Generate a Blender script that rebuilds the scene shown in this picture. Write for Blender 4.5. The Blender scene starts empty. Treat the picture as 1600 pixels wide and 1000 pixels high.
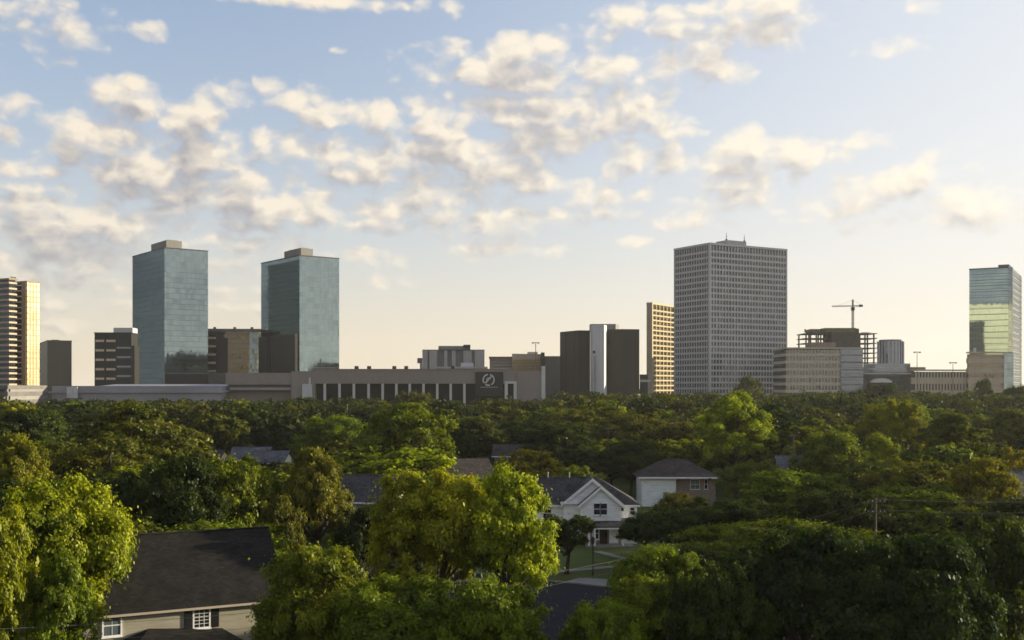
import bpy, bmesh, math, random
import numpy as np
from mathutils import Vector, Matrix

C = bpy.context
SC = C.scene
COL = SC.collection
R = math.radians
F, HY, EYE = 1715.0, 606.0, 20.5      # focal length in photo pixels, horizon row, eye height in metres
SUN_AZ, SUN_EL = R(76), R(9)          # sun ahead and to the right, low

# ------------------------------------------------------------------ camera
cam_d = bpy.data.cameras.new('camera')
cam = bpy.data.objects.new('camera', cam_d)
COL.objects.link(cam)
cam.location = (0, 0, EYE)
cam.rotation_euler = (R(90), 0, 0)
cam_d.sensor_width = 36
cam_d.lens = 36 * F / 1600
cam_d.shift_y = (HY - 500) / 1600
cam_d.clip_start, cam_d.clip_end = 0.5, 20000
SC.camera = cam

# ------------------------------------------------------------------ colour, sampling
SC.view_settings.view_transform = 'Standard'
SC.view_settings.look = 'None'
SC.view_settings.exposure = 1.17
SC.view_settings.gamma = 1.0
cy = SC.cycles
cy.use_denoising = True
cy.max_bounces, cy.diffuse_bounces, cy.glossy_bounces = 6, 3, 3
cy.transmission_bounces, cy.transparent_max_bounces, cy.volume_bounces = 3, 6, 0
cy.sample_clamp_indirect = 4.0
cy.caustics_reflective = cy.caustics_refractive = False
cy.use_adaptive_sampling = True
cy.adaptive_threshold = 0.02
cy.filter_width = 1.6

# ------------------------------------------------------------------ sun
sd = bpy.data.lights.new('sun', 'SUN')
sd.energy, sd.angle, sd.color = 5.0, R(0.5), (1.0, 0.86, 0.58)
sun = bpy.data.objects.new('sun', sd)
COL.objects.link(sun)
SUN_DIR = Vector((math.sin(SUN_AZ) * math.cos(SUN_EL), math.cos(SUN_AZ) * math.cos(SUN_EL), math.sin(SUN_EL)))
sun.rotation_euler = SUN_DIR.to_track_quat('Z', 'Y').to_euler()

# ------------------------------------------------------------------ node helper
class NT:
    def __init__(self, tree):
        self.t = tree
    def n(self, kind, **kw):
        node = self.t.nodes.new(kind)
        for k, v in kw.items():
            setattr(node, k, v)
        return node
    def put(self, sock, v):
        if v is None:
            return
        if hasattr(v, 'is_output'):
            self.t.links.new(v, sock)
        else:
            sock.default_value = v
    def m(self, op, a, b=None, c=None, clamp=False):
        node = self.n('ShaderNodeMath', operation=op, use_clamp=clamp)
        for s, v in zip(node.inputs, (a, b, c)):
            self.put(s, v)
        return node.outputs[0]
    def v(self, op, a, b=None, c=None):
        node = self.n('ShaderNodeVectorMath', operation=op)
        for s, v in zip(node.inputs, (a, b, c)):
            self.put(s, v)
        return node.outputs['Value'] if op in ('LENGTH', 'DOT_PRODUCT', 'DISTANCE') else node.outputs[0]
    def xyz(self, x=0.0, y=0.0, z=0.0):
        node = self.n('ShaderNodeCombineXYZ')
        for s, v in zip(node.inputs, (x, y, z)):
            self.put(s, v)
        return node.outputs[0]
    def sep(self, v):
        node = self.n('ShaderNodeSeparateXYZ')
        self.put(node.inputs[0], v)
        return node.outputs
    def step(self, v, a, b, lo=0.0, hi=1.0):
        node = self.n('ShaderNodeMapRange', interpolation_type='SMOOTHSTEP')
        for s, x in zip(node.inputs, (v, a, b, lo, hi)):
            self.put(s, x)
        return node.outputs[0]
    def mix(self, f, a, b, blend='MIX'):
        node = self.n('ShaderNodeMix', data_type='RGBA', blend_type=blend)
        self.put(node.inputs[0], f)
        self.put(node.inputs[6], a if hasattr(a, 'is_output') else tuple(a)[:3] + (1,))
        self.put(node.inputs[7], b if hasattr(b, 'is_output') else tuple(b)[:3] + (1,))
        return node.outputs[2]
    def noise(self, vec, scale, detail=4.0, rough=0.5, dim='3D', out='Fac'):
        node = self.n('ShaderNodeTexNoise', noise_dimensions=dim)
        self.put(node.inputs['Vector'], vec)
        for k, v in (('Scale', scale), ('Detail', detail), ('Roughness', rough)):
            self.put(node.inputs[k], v)
        return node.outputs[out]

# ------------------------------------------------------------------ world: Nishita sky with cumulus clouds
W = bpy.data.worlds.new('World')
SC.world = W
W.use_nodes = True
W.cycles.sampling_method = 'MANUAL'
W.cycles.sample_map_resolution = 512
wt = NT(W.node_tree)
W.node_tree.nodes.clear()
sky = wt.n('ShaderNodeTexSky', sky_type='NISHITA', sun_disc=False)
sky.sun_elevation, sky.sun_rotation = SUN_EL, SUN_AZ
sky.altitude, sky.air_density, sky.dust_density, sky.ozone_density = 0.0, 1.0, 1.5, 2.2

# clouds: (azimuth column, elevation row, half width, half height, weight) on the 1600 x 1000 grid of the view
CLOUDS = [
 (95,38,55,34,.55),(45,12,40,22,.45),(235,48,22,13,.75),
 (190,148,48,24,1.1),(218,170,34,24,1),(312,184,32,27,1.15),(280,203,45,20,.95),
 (112,205,30,24,1),(160,216,32,20,1),(100,232,20,18,.9),(235,222,58,22,.9),
 (225,272,76,26,1.2),(312,250,50,28,1.2),(190,288,44,20,1),(350,288,58,18,1),(270,300,80,14,.8),
 (45,262,52,14,.8),(12,165,26,16,.6),(10,215,28,14,.6),(80,272,34,8,.6),
 (415,328,110,20,1.2),(330,316,46,13,.8),(385,346,70,12,.9),(490,336,38,15,1),
 (60,325,72,18,1.1),(40,368,70,28,1.1),(150,354,84,20,1.1),(100,396,120,20,1.1),(205,378,50,20,1),(15,402,60,20,1),
 (350,146,36,13,.6),(430,136,24,14,1),(466,155,38,22,1.15),(505,178,38,18,1),(575,178,36,22,1.15),
 (412,212,22,15,.9),(435,238,40,18,.7),(520,246,36,20,.9),
 (600,256,58,28,1.15),(555,270,60,18,.9),(628,240,30,18,1),
 (692,204,42,27,1.25),(705,240,80,26,1.25),(765,258,70,22,1.15),(650,272,82,18,.9),(795,278,62,18,.9),
 (650,160,22,22,.5),(700,75,36,13,.7),(530,73,10,6,.6),
 (490,2,105,11,1),(660,8,12,10,.6),(706,12,12,10,.6),
 (758,116,48,24,1.1),(820,80,56,22,1.1),(800,122,74,26,1.15),(872,105,60,18,1),(942,106,62,17,1),
 (870,163,112,18,1.1),(962,178,82,22,1.15),(1012,188,56,17,1),(1056,208,38,9,.8),
 (820,190,48,24,1),(852,216,72,22,1.05),(830,238,42,16,.9),
 (976,25,34,20,1),(1060,28,38,24,1),(1055,62,28,24,.9),(1078,95,58,22,1.1),(1132,106,34,19,1),
 (1190,20,84,30,1),(1200,55,42,22,.9),(1146,12,60,18,.8),
 (976,250,30,26,1),(1040,252,38,24,.75),(880,290,62,13,.7),(950,312,54,15,.8),(790,235,60,40,.55),
 (1178,233,62,23,1.2),(1238,250,44,17,1.1),(1150,264,42,17,.9),(1160,296,54,24,.75),(1115,326,66,14,.7),(1252,280,20,16,.7),
 (1330,220,46,9,.55),(1310,245,20,12,.7),
 (1372,288,62,26,.95),(1338,306,42,22,.85),(1432,284,50,23,.95),(1492,308,52,20,.9),(1562,334,54,18,.85),(1520,330,60,20,.85),(1350,325,60,12,.6),
 (618,324,60,18,1),(684,334,40,14,.8),(604,350,56,11,.7),(790,345,90,20,.6),(760,390,62,13,.5),(740,366,74,13,.55),(852,390,32,9,.55),
 (1250,345,26,8,.6),(1000,380,22,7,.5),(560,402,50,11,.55),(390,384,60,13,.7),(360,420,60,12,.55),(150,440,120,14,.5),(40,428,90,12,.6),
 (60,446,120,12,.7),(150,474,120,10,.6),(40,505,110,9,.55),(350,452,70,9,.5),(180,418,90,10,.7),(380,480,60,7,.4),(560,440,60,8,.4),(690,300,120,16,.6),(900,335,70,10,.5),(1080,345,60,9,.45),
 (110,360,160,52,.72),(400,322,150,34,.62),(240,245,120,62,.55),(700,255,170,44,.52),(870,140,150,50,.5),(1400,300,130,34,.45),
 (880,60,60,12,.35),(1140,60,30,14,.4),(1420,70,40,8,.3),(1440,10,16,12,.3),
]
tc = wt.n('ShaderNodeTexCoord')
d = tc.outputs['Generated']
dx, dy, dz = wt.sep(d)
az = wt.m('ARCTAN2', dx, dy)
hyp = wt.m('SQRT', wt.m('ADD', wt.m('MULTIPLY', dx, dx), wt.m('MULTIPLY', dy, dy)))
el = wt.m('DIVIDE', dz, wt.m('MAXIMUM', hyp, 0.02))
p0 = wt.xyz(az, el, 0.0)
warp = wt.v('SUBTRACT', wt.noise(p0, 26.0, 3.0, 0.55, '2D', 'Color'), (0.5, 0.5, 0.5))
p0 = wt.v('MULTIPLY_ADD', warp, (0.020, 0.012, 0.0), p0)
OFFS = ((0.0, 0.0), (0.006, 0.007), (0.003, 0.023))     # here, a little towards the sun, well above
pts = [wt.v('ADD', p0, (ox, oy, 0.0)) for ox, oy in OFFS]
ps = [wt.sep(p) for p in pts]
X3 = wt.xyz(ps[0][0], ps[1][0], ps[2][0])
Y3 = wt.xyz(ps[0][1], ps[1][1], ps[2][1])
acc = None
for (bx, by, rx, ry, w) in CLOUDS:
    a = math.atan((bx - 800) / F)
    ca = math.cos(a)
    v_ = (HY - by) / F * ca
    sx, sy = F / (rx * ca * ca * 1.42), F / (ry * ca * 1.50)
    q = math.sqrt(w)
    DX = wt.v('MULTIPLY_ADD', X3, (sx * q,) * 3, (-a * sx * q,) * 3)
    DY = wt.v('MULTIPLY_ADD', Y3, (sy * q,) * 3, (-v_ * sy * q,) * 3)
    A = wt.v('MULTIPLY_ADD', DX, DX, (-w,) * 3)
    B = wt.v('MULTIPLY_ADD', DY, DY, A)
    acc = B if acc is None else wt.v('MINIMUM', acc, B)
f3 = wt.sep(wt.v('MAXIMUM', wt.v('MULTIPLY', acc, (-1.0,) * 3), (-2.0,) * 3))
# the rest of the sky (behind and beside the view) carries a loose field of the same clouds
side = wt.step(wt.m('ABSOLUTE', az), 0.50, 0.75)
farf = wt.m('MULTIPLY_ADD', wt.noise(wt.v('MULTIPLY', p0, (1.0, 2.4, 1.0)), 5.0, 3.0, 0.5, '2D'), 6.0, -2.9)
farf = wt.m('ADD', farf, wt.step(az, -0.50, -0.80, 0.0, 1.3))
farf = wt.m('MULTIPLY_ADD', wt.step(el, 0.5, 1.1), -2.0, farf)
fs, raw = [], []
for i in range(3):
    pn = wt.v('MULTIPLY', pts[i], (1.0, 1.35, 1.0))
    n1 = wt.noise(pn, 24.0, 7.0, 0.60, '2D')
    vo = wt.n('ShaderNodeTexVoronoi', voronoi_dimensions='2D', feature='SMOOTH_F1')
    wt.put(vo.inputs['Vector'], pn)
    vo.inputs['Scale'].default_value = 38.0
    vo.inputs['Smoothness'].default_value = 0.8
    vo.inputs['Detail'].default_value = 1.5
    n2 = vo.outputs['Distance']
    f = wt.mix_f = wt.m('ADD', wt.m('MULTIPLY', f3[i], wt.m('SUBTRACT', 1.0, side)), wt.m('MULTIPLY', farf, side))
    f = wt.m('MULTIPLY_ADD', wt.m('SUBTRACT', n1, 0.5), 1.7, f)
    f = wt.m('MULTIPLY_ADD', wt.m('SUBTRACT', 0.50, n2), 1.15, f)
    fs.append(f)
dens = wt.step(fs[0], -0.36, 0.98)
edge = wt.m('SUBTRACT', fs[0], fs[1])
thick = wt.step(fs[2], -0.3, 1.3)
lit = wt.m('MULTIPLY_ADD', edge, 0.45, 0.86)
lit = wt.m('MULTIPLY_ADD', thick, -0.85, lit, True)
sunw = wt.m('POWER', wt.m('MAXIMUM', wt.m('MULTIPLY_ADD', wt.v('DOT_PRODUCT', d, tuple(SUN_DIR)), 0.5, 0.5), 0.0), 3.0)
c_lit = wt.mix(sunw, (0.62, 0.545, 0.44), (0.76, 0.71, 0.61))
c_shade = wt.mix(sunw, (0.235, 0.23, 0.25), (0.66, 0.61, 0.54))
cloud_c = wt.mix(lit, c_shade, c_lit)
SKY_K = 0.15
skyc = wt.v('SCALE', sky.outputs[0]); skyc.node.inputs['Scale'].default_value = SKY_K
skyc = wt.v('MULTIPLY', skyc, (2.1, 1.80, 1.86))
skyc = wt.v('DIVIDE', skyc, wt.v('ADD', wt.v('MULTIPLY', skyc, (1.0, 0.95, 0.85)), (1.0, 1.0, 1.0)))
# low band of pale evening haze that the far clouds sink into
low = wt.step(el, 0.0, 0.20, 1.0, 0.0)
veil = wt.m('POWER', 2.718, wt.m('MULTIPLY', wt.m('MAXIMUM', el, 0.0), wt.m('MULTIPLY_ADD', sunw, 7.0, -11.0)))
veil_c = wt.mix(sunw, (0.65, 0.56, 0.44), (0.70, 0.65, 0.54))
skyc = wt.mix(wt.step(sunw, 0.10, 0.75, 0.0, 0.72), skyc, (0.60, 0.61, 0.62))
skyc = wt.mix(wt.m('MULTIPLY', veil, 0.88), skyc, veil_c)
amt = wt.m('MULTIPLY', dens, wt.m('MULTIPLY_ADD', low, -0.32, 0.95))
col = wt.mix(amt, skyc, cloud_c)
bg = wt.n('ShaderNodeBackground')
wt.put(bg.inputs[0], col)
bg.inputs[1].default_value = 0.69
out = wt.n('ShaderNodeOutputWorld')
W.node_tree.links.new(bg.outputs[0], out.inputs[0])

# ------------------------------------------------------------------ scene helpers
def tag(o, label=None, cat=None, group=None, kind=None):
    if label: o['label'] = label
    if cat: o['category'] = cat
    if group: o['group'] = group
    if kind: o['kind'] = kind
    return o

def thing(name, label, cat, loc=(0, 0, 0), rot=0.0, group=None):
    o = bpy.data.objects.new(name, None)
    o.empty_display_size = 0.5
    COL.objects.link(o)
    o.location = loc
    o.rotation_euler = (0, 0, rot)
    return tag(o, label, cat, group)

class MB:
    """collects solid shapes and links them as one mesh object"""
    def __init__(self):
        self.v, self.f, self.mi, self.cur = [], [], [], 0
    def mat(self, i):
        self.cur = i
        return self
    def add(self, vs, fs):
        b = len(self.v)
        self.v += [tuple(p) for p in vs]
        self.f += [tuple(b + i for i in f) for f in fs]
        self.mi += [self.cur] * len(fs)
        return self
    def box(self, x0, x1, y0, y1, z0, z1):
        return self.add([(x0, y0, z0), (x1, y0, z0), (x1, y1, z0), (x0, y1, z0), (x0, y0, z1), (x1, y0, z1), (x1, y1, z1), (x0, y1, z1)],
                        [(0, 3, 2, 1), (4, 5, 6, 7), (0, 1, 5, 4), (1, 2, 6, 5), (2, 3, 7, 6), (3, 0, 4, 7)])
    def prism(self, pts, z0, z1):
        n = len(pts)
        a = sum(pts[i][0] * pts[(i + 1) % n][1] - pts[(i + 1) % n][0] * pts[i][1] for i in range(n))
        if a < 0: pts = pts[::-1]
        vs = [(x, y, z0) for x, y in pts] + [(x, y, z1) for x, y in pts]
        fs = [tuple(range(n))[::-1], tuple(range(n, 2 * n))] + [(i, (i + 1) % n, n + (i + 1) % n, n + i) for i in range(n)]
        return self.add(vs, fs)
    def slab(self, quad, t):
        """a sloping panel: four (or more) corners, thickened downwards along its normal"""
        q = [Vector(p) for p in quad]
        nrm = (q[1] - q[0]).cross(q[-1] - q[0]).normalized()
        if nrm.z < 0:
            q = q[::-1]; nrm = -nrm
        n = len(q)
        vs = q + [p - nrm * t for p in q]
        fs = [tuple(range(n)), tuple(range(n, 2 * n))[::-1]] + [(i, n + i, n + (i + 1) % n, (i + 1) % n) for i in range(n)]
        return self.add(vs, fs)
    def wedge(self, poly, y0, y1):
        """a polygon in the x-z plane pushed along y (gable ends)"""
        n = len(poly)
        vs = [(x, y0, z) for x, z in poly] + [(x, y1, z) for x, z in poly]
        fs = [tuple(range(n)), tuple(range(n, 2 * n))[::-1]] + [(i, n + i, n + (i + 1) % n, (i + 1) % n) for i in range(n)]
        return self.add(vs, fs)
    def tube(self, p0, p1, r0, r1=None, n=8):
        r1 = r0 if r1 is None else r1
        a, b = Vector(p0), Vector(p1)
        d = (b - a)
        if d.length < 1e-6: return self
        d.normalize()
        u = d.orthogonal().normalized(); w = d.cross(u)
        vs = [tuple(a + (u * math.cos(t) + w * math.sin(t)) * r0) for t in [2 * math.pi * k / n for k in range(n)]]
        vs += [tuple(b + (u * math.cos(t) + w * math.sin(t)) * r1) for t in [2 * math.pi * k / n for k in range(n)]]
        fs = [tuple(range(n))[::-1], tuple(range(n, 2 * n))] + [(i, (i + 1) % n, n + (i + 1) % n, n + i) for i in range(n)]
        return self.add(vs, fs)
    def path(self, pts, r, n=6):
        for a, b in zip(pts, pts[1:]):
            self.tube(a, b, r, r, n)
        return self
    def mesh(self, name, mats):
        me = bpy.data.meshes.new(name)
        me.from_pydata(self.v, [], self.f)
        for m in (mats if isinstance(mats, (list, tuple)) else [mats]):
            me.materials.append(m)
        me.polygons.foreach_set('material_index', self.mi)
        me.update()
        return me
    def build(self, name, mats, parent=None, smooth=False):
        me = self.mesh(name, mats)
        if smooth:
            me.polygons.foreach_set('use_smooth', [True] * len(me.polygons))
        return link(name, me, parent)

def link(name, me, parent=None, loc=None):
    o = bpy.data.objects.new(name, me)
    COL.objects.link(o)
    if parent: o.parent = parent
    if loc: o.location = loc
    return o

def at(px, py, Y):
    return Vector(((px - 800) / F * Y, Y, EYE - (py - HY) / F * Y))
def gnd(px, py):
    return at(px, py, EYE * F / (py - HY))
def zat(py, Y):
    return EYE - (py - HY) / F * Y

# ------------------------------------------------------------------ materials
def new_mat(name):
    m = bpy.data.materials.new(name)
    m.use_nodes = True
    m.node_tree.nodes.clear()
    t = NT(m.node_tree)
    b = t.n('ShaderNodeBsdfPrincipled')
    o = t.n('ShaderNodeOutputMaterial')
    m.node_tree.links.new(b.outputs[0], o.inputs[0])
    return m, t, b

def surface(name, c, rough=0.8, var=0.25, scale=0.6, spec=0.3, stretch=(1, 1, 1), c2=None, bump=0.0):
    """weathered solid colour: two octaves of blotches between c*(1-var) and c*(1+var)"""
    m, t, b = new_mat(name)
    co = t.n('ShaderNodeTexCoord').outputs['Object']
    co = t.v('MULTIPLY', co, stretch)
    n1 = t.noise(co, scale, 5.0, 0.6)
    n2 = t.noise(co, scale * 9, 3.0, 0.6)
    f = t.m('ADD', t.m('MULTIPLY', n1, 0.65), t.m('MULTIPLY', n2, 0.35))
    f = t.step(f, 0.3, 0.7)
    lo = [x * (1 - var) for x in c]; hi = [min(1, x * (1 + var)) for x in (c2 or c)]
    t.put(b.inputs['Base Color'], t.mix(f, lo, hi))
    b.inputs['Roughness'].default_value = rough
    b.inputs['Specular IOR Level'].default_value = spec
    if bump:
        bp = t.n('ShaderNodeBump'); bp.inputs['Strength'].default_value = bump; bp.inputs['Distance'].default_value = 0.05
        t.put(bp.inputs['Height'], n2); t.put(b.inputs['Normal'], bp.outputs[0])
    return m

def curtain(name, glass, line, floor=3.9, pane=1.6, metal=1.0, rough=0.05, lw=0.16, spandrel=0.0, sp_col=(0.1, 0.1, 0.1), wob=0.012, var=0.22, vline=0.06, patch=0.25, blind=0.0):
    """glass curtain wall: floors, mullions, panes that each lean and tint a little differently"""
    m, t, b = new_mat(name)
    co = t.n('ShaderNodeTexCoord').outputs['Object']
    x, y, z = t.sep(co)
    h = t.m('DIVIDE', t.m('ADD', x, y), pane)
    v = t.m('DIVIDE', z, floor)
    hf, vf = t.m('FRACT', t.m('ADD', h, 500.0)), t.m('FRACT', v)
    hi_, vi = t.m('FLOOR', h), t.m('FLOOR', v)
    wn = t.n('ShaderNodeTexWhiteNoise', noise_dimensions='2D')
    t.put(wn.inputs['Vector'], t.xyz(hi_, vi, 0.0))
    rnd, rcol = wn.outputs['Value'], wn.outputs['Color']
    g = t.mix(t.m('MULTIPLY_ADD', rnd, var, 0.0), glass, [c * 0.35 for c in glass])
    if blind: g = t.mix(t.m('MULTIPLY', t.m('GREATER_THAN', t.sep(rcol)[0], 0.80), blind), g, (0.30, 0.29, 0.27))
    big = t.noise(co, 0.05, 2.0, 0.5)
    g = t.mix(t.m('MULTIPLY', t.step(big, 0.35, 0.7), patch), g, [min(1, c * 1.5) for c in glass])
    if spandrel:
        g = t.mix(t.m('LESS_THAN', vf, spandrel), g, sp_col)
    isl = t.m('MAXIMUM', t.m('LESS_THAN', vf, lw / floor * 1.0), t.m('MULTIPLY', t.m('LESS_THAN', hf, vline / pane * 1.0), 0.8))
    t.put(b.inputs['Base Color'], t.mix(isl, g, line))
    b.inputs['Specular Tint'].default_value = (0.24, 0.26, 0.28, 1)
    t.put(b.inputs['Metallic'], t.m('MULTIPLY_ADD', isl, -metal * 0.8, metal))
    t.put(b.inputs['Roughness'], t.m('MULTIPLY_ADD', isl, 0.5, rough))
    geo = t.n('ShaderNodeNewGeometry').outputs['Normal']
    off = t.v('MULTIPLY', t.v('SUBTRACT', rcol, (0.5, 0.5, 0.5)), (wob, wob, wob))
    wv = t.v('MULTIPLY', t.v('SUBTRACT', t.noise(co, 0.12, 2.0, 0.5, '3D', 'Color'), (0.5, 0.5, 0.5)), (wob * 2.5,) * 3)
    t.put(b.inputs['Normal'], t.v('NORMALIZE', t.v('ADD', geo, t.v('ADD', off, wv))))
    return m

def siding(name, c, step=0.18, depth=0.35):
    m, t, b = new_mat(name)
    co = t.n('ShaderNodeTexCoord').outputs['Object']
    z = t.sep(co)[2]
    fr = t.m('FRACT', t.m('DIVIDE', z, step))
    n = t.noise(t.v('MULTIPLY', co, (0.4, 0.4, 3.0)), 1.5, 4.0, 0.6)
    base = t.mix(t.step(n, 0.3, 0.7), [k * 0.85 for k in c], [k * 1.08 for k in c])
    t.put(b.inputs['Base Color'], base)
    bp = t.n('ShaderNodeBump'); bp.inputs['Strength'].default_value = depth; bp.inputs['Distance'].default_value = 0.04
    t.put(bp.inputs['Height'], fr); t.put(b.inputs['Normal'], bp.outputs[0])
    b.inputs['Roughness'].default_value = 0.6
    return m

def shingles(name, c, row=0.16):
    m, t, b = new_mat(name)
    co = t.n('ShaderNodeTexCoord').outputs['Object']
    br = t.n('ShaderNodeTexBrick')
    x, y, z = t.sep(co)
    t.put(br.inputs['Vector'], t.xyz(x, t.m('MULTIPLY', z, 1.5), 0.0))
    br.inputs['Color1'].default_value = tuple(k * 0.7 for k in c) + (1,)
    br.inputs['Color2'].default_value = tuple(k * 1.35 for k in c) + (1,)
    br.inputs['Mortar'].default_value = tuple(k * 0.35 for k in c) + (1,)
    br.inputs['Scale'].default_value = 1.0
    br.inputs['Mortar Size'].default_value = 0.012
    br.inputs['Brick Width'].default_value = 0.33
    br.inputs['Row Height'].default_value = row
    n = t.noise(co, 0.5, 5.0, 0.65)
    col = t.mix(t.step(n, 0.25, 0.75), [0.62, 0.62, 0.62], [1.25, 1.22, 1.18])
    t.put(b.inputs['Base Color'], t.mix(1.0, br.outputs['Color'], col, 'MULTIPLY'))
    b.inputs['Roughness'].default_value = 0.9
    b.inputs['Specular IOR Level'].default_value = 0.2
    return m

def brickwork(name, c, mortar=(0.35, 0.32, 0.28)):
    m, t, b = new_mat(name)
    co = t.n('ShaderNodeTexCoord').outputs['Object']
    x, y, z = t.sep(co)
    br = t.n('ShaderNodeTexBrick')
    t.put(br.inputs['Vector'], t.xyz(t.m('ADD', x, y), z, 0.0))
    br.inputs['Color1'].default_value = tuple(k * 0.7 for k in c) + (1,)
    br.inputs['Color2'].default_value = tuple(k * 1.3 for k in c) + (1,)
    br.inputs['Mortar'].default_value = tuple(mortar) + (1,)
    br.inputs['Scale'].default_value = 1.0
    br.inputs['Mortar Size'].default_value = 0.012
    br.inputs['Brick Width'].default_value = 0.4
    br.inputs['Row Height'].default_value = 0.15
    t.put(b.inputs['Base Color'], br.outputs['Color'])
    b.inputs['Roughness'].default_value = 0.85
    return m

def plain_glass(name, c, rough=0.08, metal=0.35):
    m, t, b = new_mat(name)
    co = t.n('ShaderNodeTexCoord').outputs['Object']
    n = t.noise(co, 0.35, 2.0, 0.5)
    t.put(b.inputs['Base Color'], t.mix(n, [k * 0.7 for k in c], [k * 1.3 for k in c]))
    b.inputs['Roughness'].default_value = rough
    b.inputs['Metallic'].default_value = metal
    return m

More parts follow.
